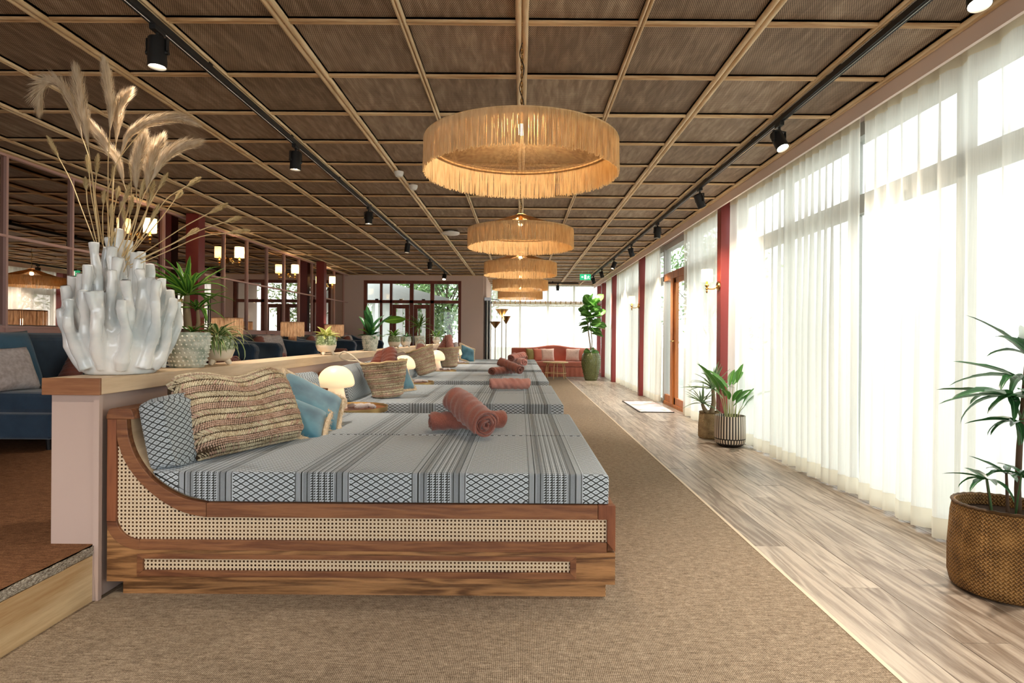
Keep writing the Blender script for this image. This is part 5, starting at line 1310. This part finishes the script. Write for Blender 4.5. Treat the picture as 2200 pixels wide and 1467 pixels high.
m.add([(x, y, .27) for x, y in pts] + [(x, y - .02, .01) for x, y in pts], [(i, i + 1, n + 2 + i, n + 1 + i) for i in range(n)]); m.build('skirt', M['coral'], t, fix=False)
M['olive'] = fabric('olive_linen', (170, 160, 104), (130, 120, 74), 200); M['blush'] = fabric('blush_linen', (226, 198, 186), (196, 164, 150), 60)
for i, (x, mat, lb, rz) in enumerate(((-.62, 'olive', 'olive cushion at the left end of the terracotta sofa', .5), (-.42, 'coral', 'terracotta cushion beside the olive one on the sofa', .3), (-.20, 'blush', 'blush cushion left of the middle of the terracotta sofa', .1), (.52, 'blush', 'blush cushion right of the middle of the terracotta sofa', -.15), (.78, 'coral', 'terracotta cushion toward the right end of the sofa', -.25), (1.0, 'blush', 'blush cushion half behind the green planter', -.4))):
    cushion(lb, (.98 + x, 16.62 - .05 * abs(rz), .595), (1, rz, 0), (0, .35, 1), .40, .38, .13, M[mat], 20 + i, 'scatter cushions on the terracotta sofa')
M['rattan'] = plain('pale_rattan', (224, 188, 140), .5, .3, var=.15)
t = thing('rattan_table', 'round rattan coffee table with bent cane legs before the terracotta sofa', 'coffee table', (.95, 15.55, 0))
MB().lathe([(0, .43), (.33, .43), (.335, .44), (.33, .45), (0, .45)], 40).build('table_top', M['gold'], t, smooth=40); MB().tube([(.33 * math.cos(a), .33 * math.sin(a), .43) for a in [2 * math.pi * k / 40 for k in range(41)]], .012, 8, False).build('rim', M['rattan'], t)
for k in range(6):
    a = k * math.pi / 3 + .3; c, s_ = math.cos(a), math.sin(a)
    MB().tube(spl([(.14 * c, .14 * s_, .425), (.22 * c, .22 * s_, .40), (.26 * c, .26 * s_, .3), (.28 * c, .28 * s_, .1), (.29 * c, .29 * s_, 0)], 4), .011, 8).build('leg', M['rattan'], t, smooth=60)
MB().tube([(.285 * math.cos(a), .285 * math.sin(a), .15) for a in [2 * math.pi * k / 40 for k in range(41)]], .009, 8, False).build('stretcher', M['rattan'], t)
t = thing('floor_lamp', 'brass floor lamp with three trumpet shades beside the far curtain', 'floor lamp', (-.50, 16.6, 0))
MB().lathe([(0, 0), (.16, 0), (.16, .02), (.03, .035), (0, .035)], 32).build('base', M['brass'], t, smooth=40)
M['trump'] = plain('aged_brass', (150, 126, 84), .35, .5, 1)
for (px, yt, yb_, w) in ((1064, 690.6, 704.5, .165), (1078, 664, 681, .19), (1087, 679, 695, .135)):
    x = (px - VX) * 16.6 / F + .50; z1 = EYE - (yt - VY - ROLL * (px - VX)) * 16.6 / F; z0 = EYE - (yb_ - VY - ROLL * (px - VX)) * 16.6 / F
    MB().tube([(x * .4, 0, .03), (x * .9, 0, .06), (x, 0, .2), (x, 0, z0)], .011, 8).build('pole', M['trump'], t, smooth=60)
    c = MB().lathe([(.012, z0 - .01), (.02, z0), (w, z1), (w - .006, z1), (.015, z0 + .02)], 32, c=(x, 0)).build('trumpet_shade', M['trump'], t, smooth=50)
    MB().lathe([(0, z0 + .03), (.016, z0 + .04), (0, z0 + .07)], 10, c=(x, 0)).build('bulb', M['bulb'], c)
    light('uplight', 'POINT', 3, WARM, t, (x, 0, z0 + .12), .03)
# green planter and fiddle leaf fig
M['gglaze'] = plain('olive_green_glaze', (104, 110, 70), .2, .5, var=.25)
PX, PY = 1.83, 15.05
t = thing('green_planter', 'tall green glazed planter with raised dots by the terracotta sofa', 'planter', (PX, PY, 0))
pf_ = spl([(.15, 0), (.18, .1), (.235, .35), (.248, .50), (.23, .62), (.20, .70)], 4)
MB().lathe([(0, 0)] + pf_ + [(.18, .70), (.18, .64), (0, .64)], 40).build('pot_body', M['gglaze'], t, smooth=60)
m = MB()
for i in range(13):
    z = .06 + i * .048; r_ = min((abs(b - z), a) for a, b in pf_)[1]
    for k in range(26):
        a = 2 * math.pi * (k + .5 * (i % 2)) / 26; c = Vector((math.cos(a), math.sin(a), 0)); q_ = Vector((-math.sin(a), math.cos(a), 0)); o = c * (r_ - .001) + Vector((0, 0, z))
        m.add([o + q_ * .013, o + Vector((0, 0, .016)), o - q_ * .013, o - Vector((0, 0, .016)), o + c * .012], [(0, 1, 4), (1, 2, 4), (2, 3, 4), (3, 0, 4)])
tag(m.build('raised_dots', M['gglaze'], t), kind='stuff'); MB().lathe([(0, .65), (.18, .65)], 20).build('soil', M['soil'], t)
lf_ = [leaf_mesh(.34, .22, .5, 'fiddle', .12, curl=.02, mat=M['lf_fig']), leaf_mesh(.30, .20, .9, 'fiddle', .15, curl=.03, mat=M['lf_fig']), leaf_mesh(.26, .17, .2, 'fiddle', .15, curl=.02, mat=M['lf_fig'])]
def ftr(t):
    MB().tube([(0, 0, 0), (-.03, 0, .3), (-.09, .0, .7), (-.08, 0, 1.2), (-.06, 0, 1.45)], [.018, .016, .014, .012, .006], 8).build('trunk', M['trunk'], t, smooth=60)
    MB().tube([(.01, .02, 0), (.02, .0, .35), (-.02, 0, .8), (.06, 0, 1.1)], [.014, .012, .010, .006], 8).build('trunk', M['trunk'], t, smooth=60)
sp_ = [((-.03, 0, .05 + .02 * k), 1, k * 2.4, k * 2.4 + .1, .3, .9, .6, .8) for k in range(3)] + [((.0, 0, .55), 2, 0, 1.5, .0, .3, .8, 1)]
sp_ += [((-.08 + .07 * (k % 3), .05 * ((k % 5) - 2) / 2, .66 + .66 * k / 49), 1, k * 2.399, k * 2.399 + .1, -.1 + 1.1 * k / 49, .5 + 1.0 * k / 49, .8, 1.1) for k in range(50)]
plant('fiddle_leaf_fig', 'fiddle leaf fig tree with large glossy leaves in the green planter', (PX, PY, .65), sp_, 21, lf_, ftr, rl=1.3)

# ------------------------------------------------------------------ plants by the right hand pillar
def weave_pot(loc, prof, mat, name, label):
    t = thing(name, label, 'plant pot', loc); h = prof[-1][1]; r = prof[-1][0]
    MB().lathe([(0, .001)] + prof + [(r - .012, h), (r - .016, h * .86), (0, h * .86)], 44).build('pot_body', M[mat], t, smooth=60)
    MB().tube([(r * math.cos(a), r * math.sin(a), h - .004 + .003 * (k % 2)) for k, a in enumerate([2 * math.pi * k / 60 for k in range(61)])], .008, 6, False).build('rim_braid', M[mat], t, smooth=60)
    MB().lathe([(0, h * .88), (r - .015, h * .88)], 24).build('soil', M['soil'], t); return t
weave_pot((2.13, 6.55, 0), [(.115, 0), (.128, .02), (.128, .14), (.118, .27), (.112, .29)], 'seagrass2', 'seagrass_pot', 'pale woven seagrass pot holding the yucca by the red pillar')
ly = [leaf_mesh(.36, .034, .35, 'strap', .3, mat=M['lf_yucca']), leaf_mesh(.33, .03, .8, 'strap', .3, mat=M['lf_yucca']), leaf_mesh(.30, .034, .15, 'strap', .3, mat=M['lf_yucca'])]
def ytr(t):
    MB().tube([(.03, 0, 0), (.06, 0, .14), (.05, 0, .30)], [.032, .026, .018], 10).build('trunk', M['trunk'], t, smooth=60); MB().tube([(.0, 0, 0), (-.05, 0, .08), (-.07, 0, .13)], [.03, .022, .016], 10).build('trunk', M['trunk'], t, smooth=60)
plant('yucca', 'two stemmed yucca with narrow pointed leaves in the seagrass pot', (2.11, 6.55, .25), [((.05, 0, .30), 30, 0, 6.28 * 4, .0, 1.45, .75, 1.05), ((-.07, 0, .14), 20, 0, 6.28 * 3, -.1, 1.3, .55, .85)], 23, ly, ytr)
def m_zebra():
    m = Mat('black_white_ribbed_ceramic', .4, .4); u, v, _ = m.xyz(m.coords('UV'))
    w = (u / .0295 + v.gt(.13) * 0.0).fr(); w2 = (u / .0295 + .5).fr(); lo = v.lt(.205)
    f = ((w - .5).ab() * (lo * -1 + 1) + (w2 - .5).ab() * lo).lt(.27) * (((v - .205).ab()).gt(.006)) * v.gt(.155)
    m.color(m.mix(f, s2l((46, 38, 34)), s2l((226, 212, 192)))); m.bump(f, .004); return m.m
M['zebra'] = m_zebra()
t = thing('striped_pot', 'black and white vertically striped pot holding the broad leaved plant', 'plant pot', (2.185, 6.08, 0))
MB().lathe([(0, .001), (.10, .001), (.13, .015), (.150, .05), (.156, .10), (.155, .20), (.152, .30), (.152, .315), (.140, .315), (.138, .28), (0, .28)], 56).build('pot_body', M['zebra'], t, smooth=60)
MB().lathe([(0, .285), (.139, .285)], 24).build('soil', M['soil'], t)
la = [leaf_mesh(.34, .095, .35, 'oval', .2, mat=M['lf_mid2'] if 'lf_mid2' in M else M.setdefault('lf_mid2', m_leaf('aspidistra_leaf', (44, 96, 40), (92, 146, 62)))), leaf_mesh(.28, .085, .7, 'oval', .2, mat=M['lf_mid2']), leaf_mesh(.22, .07, .3, 'oval', .2, mat=M['lf_mid2'])]
def asp(t):
    rs = random.Random(4)
    for k in range(15):
        a = k * 2.4; h_ = .12 + .26 * ((k * .618) % 1); r0 = .03 + .04 * ((k * .37) % 1); r1 = r0 + .09 * ((k * .53) % 1)
        b = Vector((r0 * math.cos(a), r0 * math.sin(a), 0)); e = Vector((r1 * math.cos(a), r1 * math.sin(a), h_))
        MB().tube([b, b.lerp(e, .5) + Vector((0, 0, .02)), e], [.005, .004, .003], 6).build('stem', M['stemg'] if 'stemg' in M else M.setdefault('stemg', plain('pale_green_stem', (170, 176, 120), .5)), t)
        put_leaf(la[k % 3], t, e, a + rs.uniform(-.3, .3), rs.uniform(.7, 1.4), rs.uniform(.8, 1.15), rs.uniform(-.5, .5))
plant('aspidistra', 'broad leaved green aspidistra on pale stems in the striped pot', (2.185, 6.08, .285), [], 24, la, asp)
# big palm at the right edge
PB = Vector((2.165, 2.62, 0))
weave_pot(PB, [(.165, 0), (.195, .015), (.205, .06), (.205, .18), (.195, .33), (.185, .385)], 'seagrass', 'large_seagrass_basket', 'large brown woven seagrass basket at the right edge of the picture')
def blade(w, L, dr): return leaf_mesh(L, w * 1.5, dr, 'strap', .22, mat=M['lf_palm'])
bl = [blade(.036, .30, .5), blade(.034, .26, .9), blade(.038, .28, .3), blade(.032, .22, 1.4)]
pl_ = thing('lady_palm', 'lady palm with fanned dark green leaves in the large seagrass basket', 'plant', (PB.x, PB.y, .335))
def rel(px, py, y): return P(px, py, y) - Vector((PB.x, PB.y, .335))
tr_pts = [rel(2188, 1125, 2.62), rel(2186, 1050, 2.62), rel(2190, 960, 2.62), rel(2195, 900, 2.62), rel(2200, 830, 2.62), rel(2206, 760, 2.62)]
MB().tube(tr_pts, [.014, .013, .012, .010, .008, .006], 9).build('trunk', M['trunkd'] if 'trunkd' in M else M.setdefault('trunkd', plain('fibrous_dark_trunk', (92, 74, 60), .9, .1, var=.4)), pl_, smooth=60)
def fan(hub, root, az, el, n, spread, sc, seed):
    rs = random.Random(seed); MB().tube([root, root.lerp(hub, .5) + Vector((0, 0, .015)), hub], [.005, .004, .003], 6).build('petiole', M['stemd'] if 'stemd' in M else M.setdefault('stemd', plain('dark_green_stem', (70, 100, 60), .5)), pl_)
    for k in range(n):
        f = (k / (n - 1) - .5) if n > 1 else 0
        put_leaf(bl[(k + seed) % 4], pl_, hub, az + f * spread + rs.uniform(-.08, .08), el + rs.uniform(-.12, .15) - abs(f) * .3, sc * rs.uniform(.85, 1.1), rs.uniform(-.3, .3), 'leaf_blade')
fan(rel(2168, 852, 2.52), tr_pts[3], 3.4, .30, 9, 3.6, 1.0, 1)
fan(rel(2182, 905, 2.55), tr_pts[2], 3.3, .15, 7, 3.4, .62, 2)
fan(rel(2196, 815, 2.60), tr_pts[4], 3.2, .45, 8, 4.2, 1.0, 3)
fan(rel(2215, 770, 2.66), tr_pts[5], 2.2, .9, 8, 5.5, 1.0, 4)
fan(rel(2215, 850, 2.45), tr_pts[3], 4.8, .3, 7, 3.0, 1.0, 5)
fan(rel(2120, 1030, 2.56), rel(2132, 1110, 2.56), 3.2, .30, 6, 3.6, .62, 6)
fan(rel(2162, 1018, 2.60), rel(2166, 1120, 2.6), 2.5, .5, 7, 5.0, .60, 7)
fan(rel(2195, 1020, 2.52), rel(2180, 1120, 2.58), .4, .5, 6, 3.4, .6, 8)
for (a, b) in (((2120, 1030), (2132, 1110)), ((2162, 1018), (2166, 1120))): MB().tube([rel(b[0], b[1], 2.58), rel(a[0], a[1], 2.58)], [.008, .005], 7).build('shoot', M['trunkd'], pl_)
# door mat
m_ = Mat('mat_weave', .95, .1); u, v, _z = m_.xyz(m_.coords()); nn = m_.noise(m_.mapping(m_.coords(), (1, 1, 1)), 3, 2, 1.0); m_.color(m_.ramp(nn + (v * 9).sin() * .06, [(.5, s2l((232, 222, 216))), (.56, s2l((206, 178, 172)))]))
t = thing('door_mat', 'pale woven door mat with dark edge in front of the glass door', 'mat', (1.80, 8.72, 0)); MB().box(0, .50, 0, 1.45, .001, .010).build('mat_field', m_.m, t); MB().box(-.02, .0, 0, 1.45, .001, .012).box(0, .5, -.02, 0, .001, .012).box(0, .5, 1.45, 1.47, .001, .012).build('edging', M['black'], t)
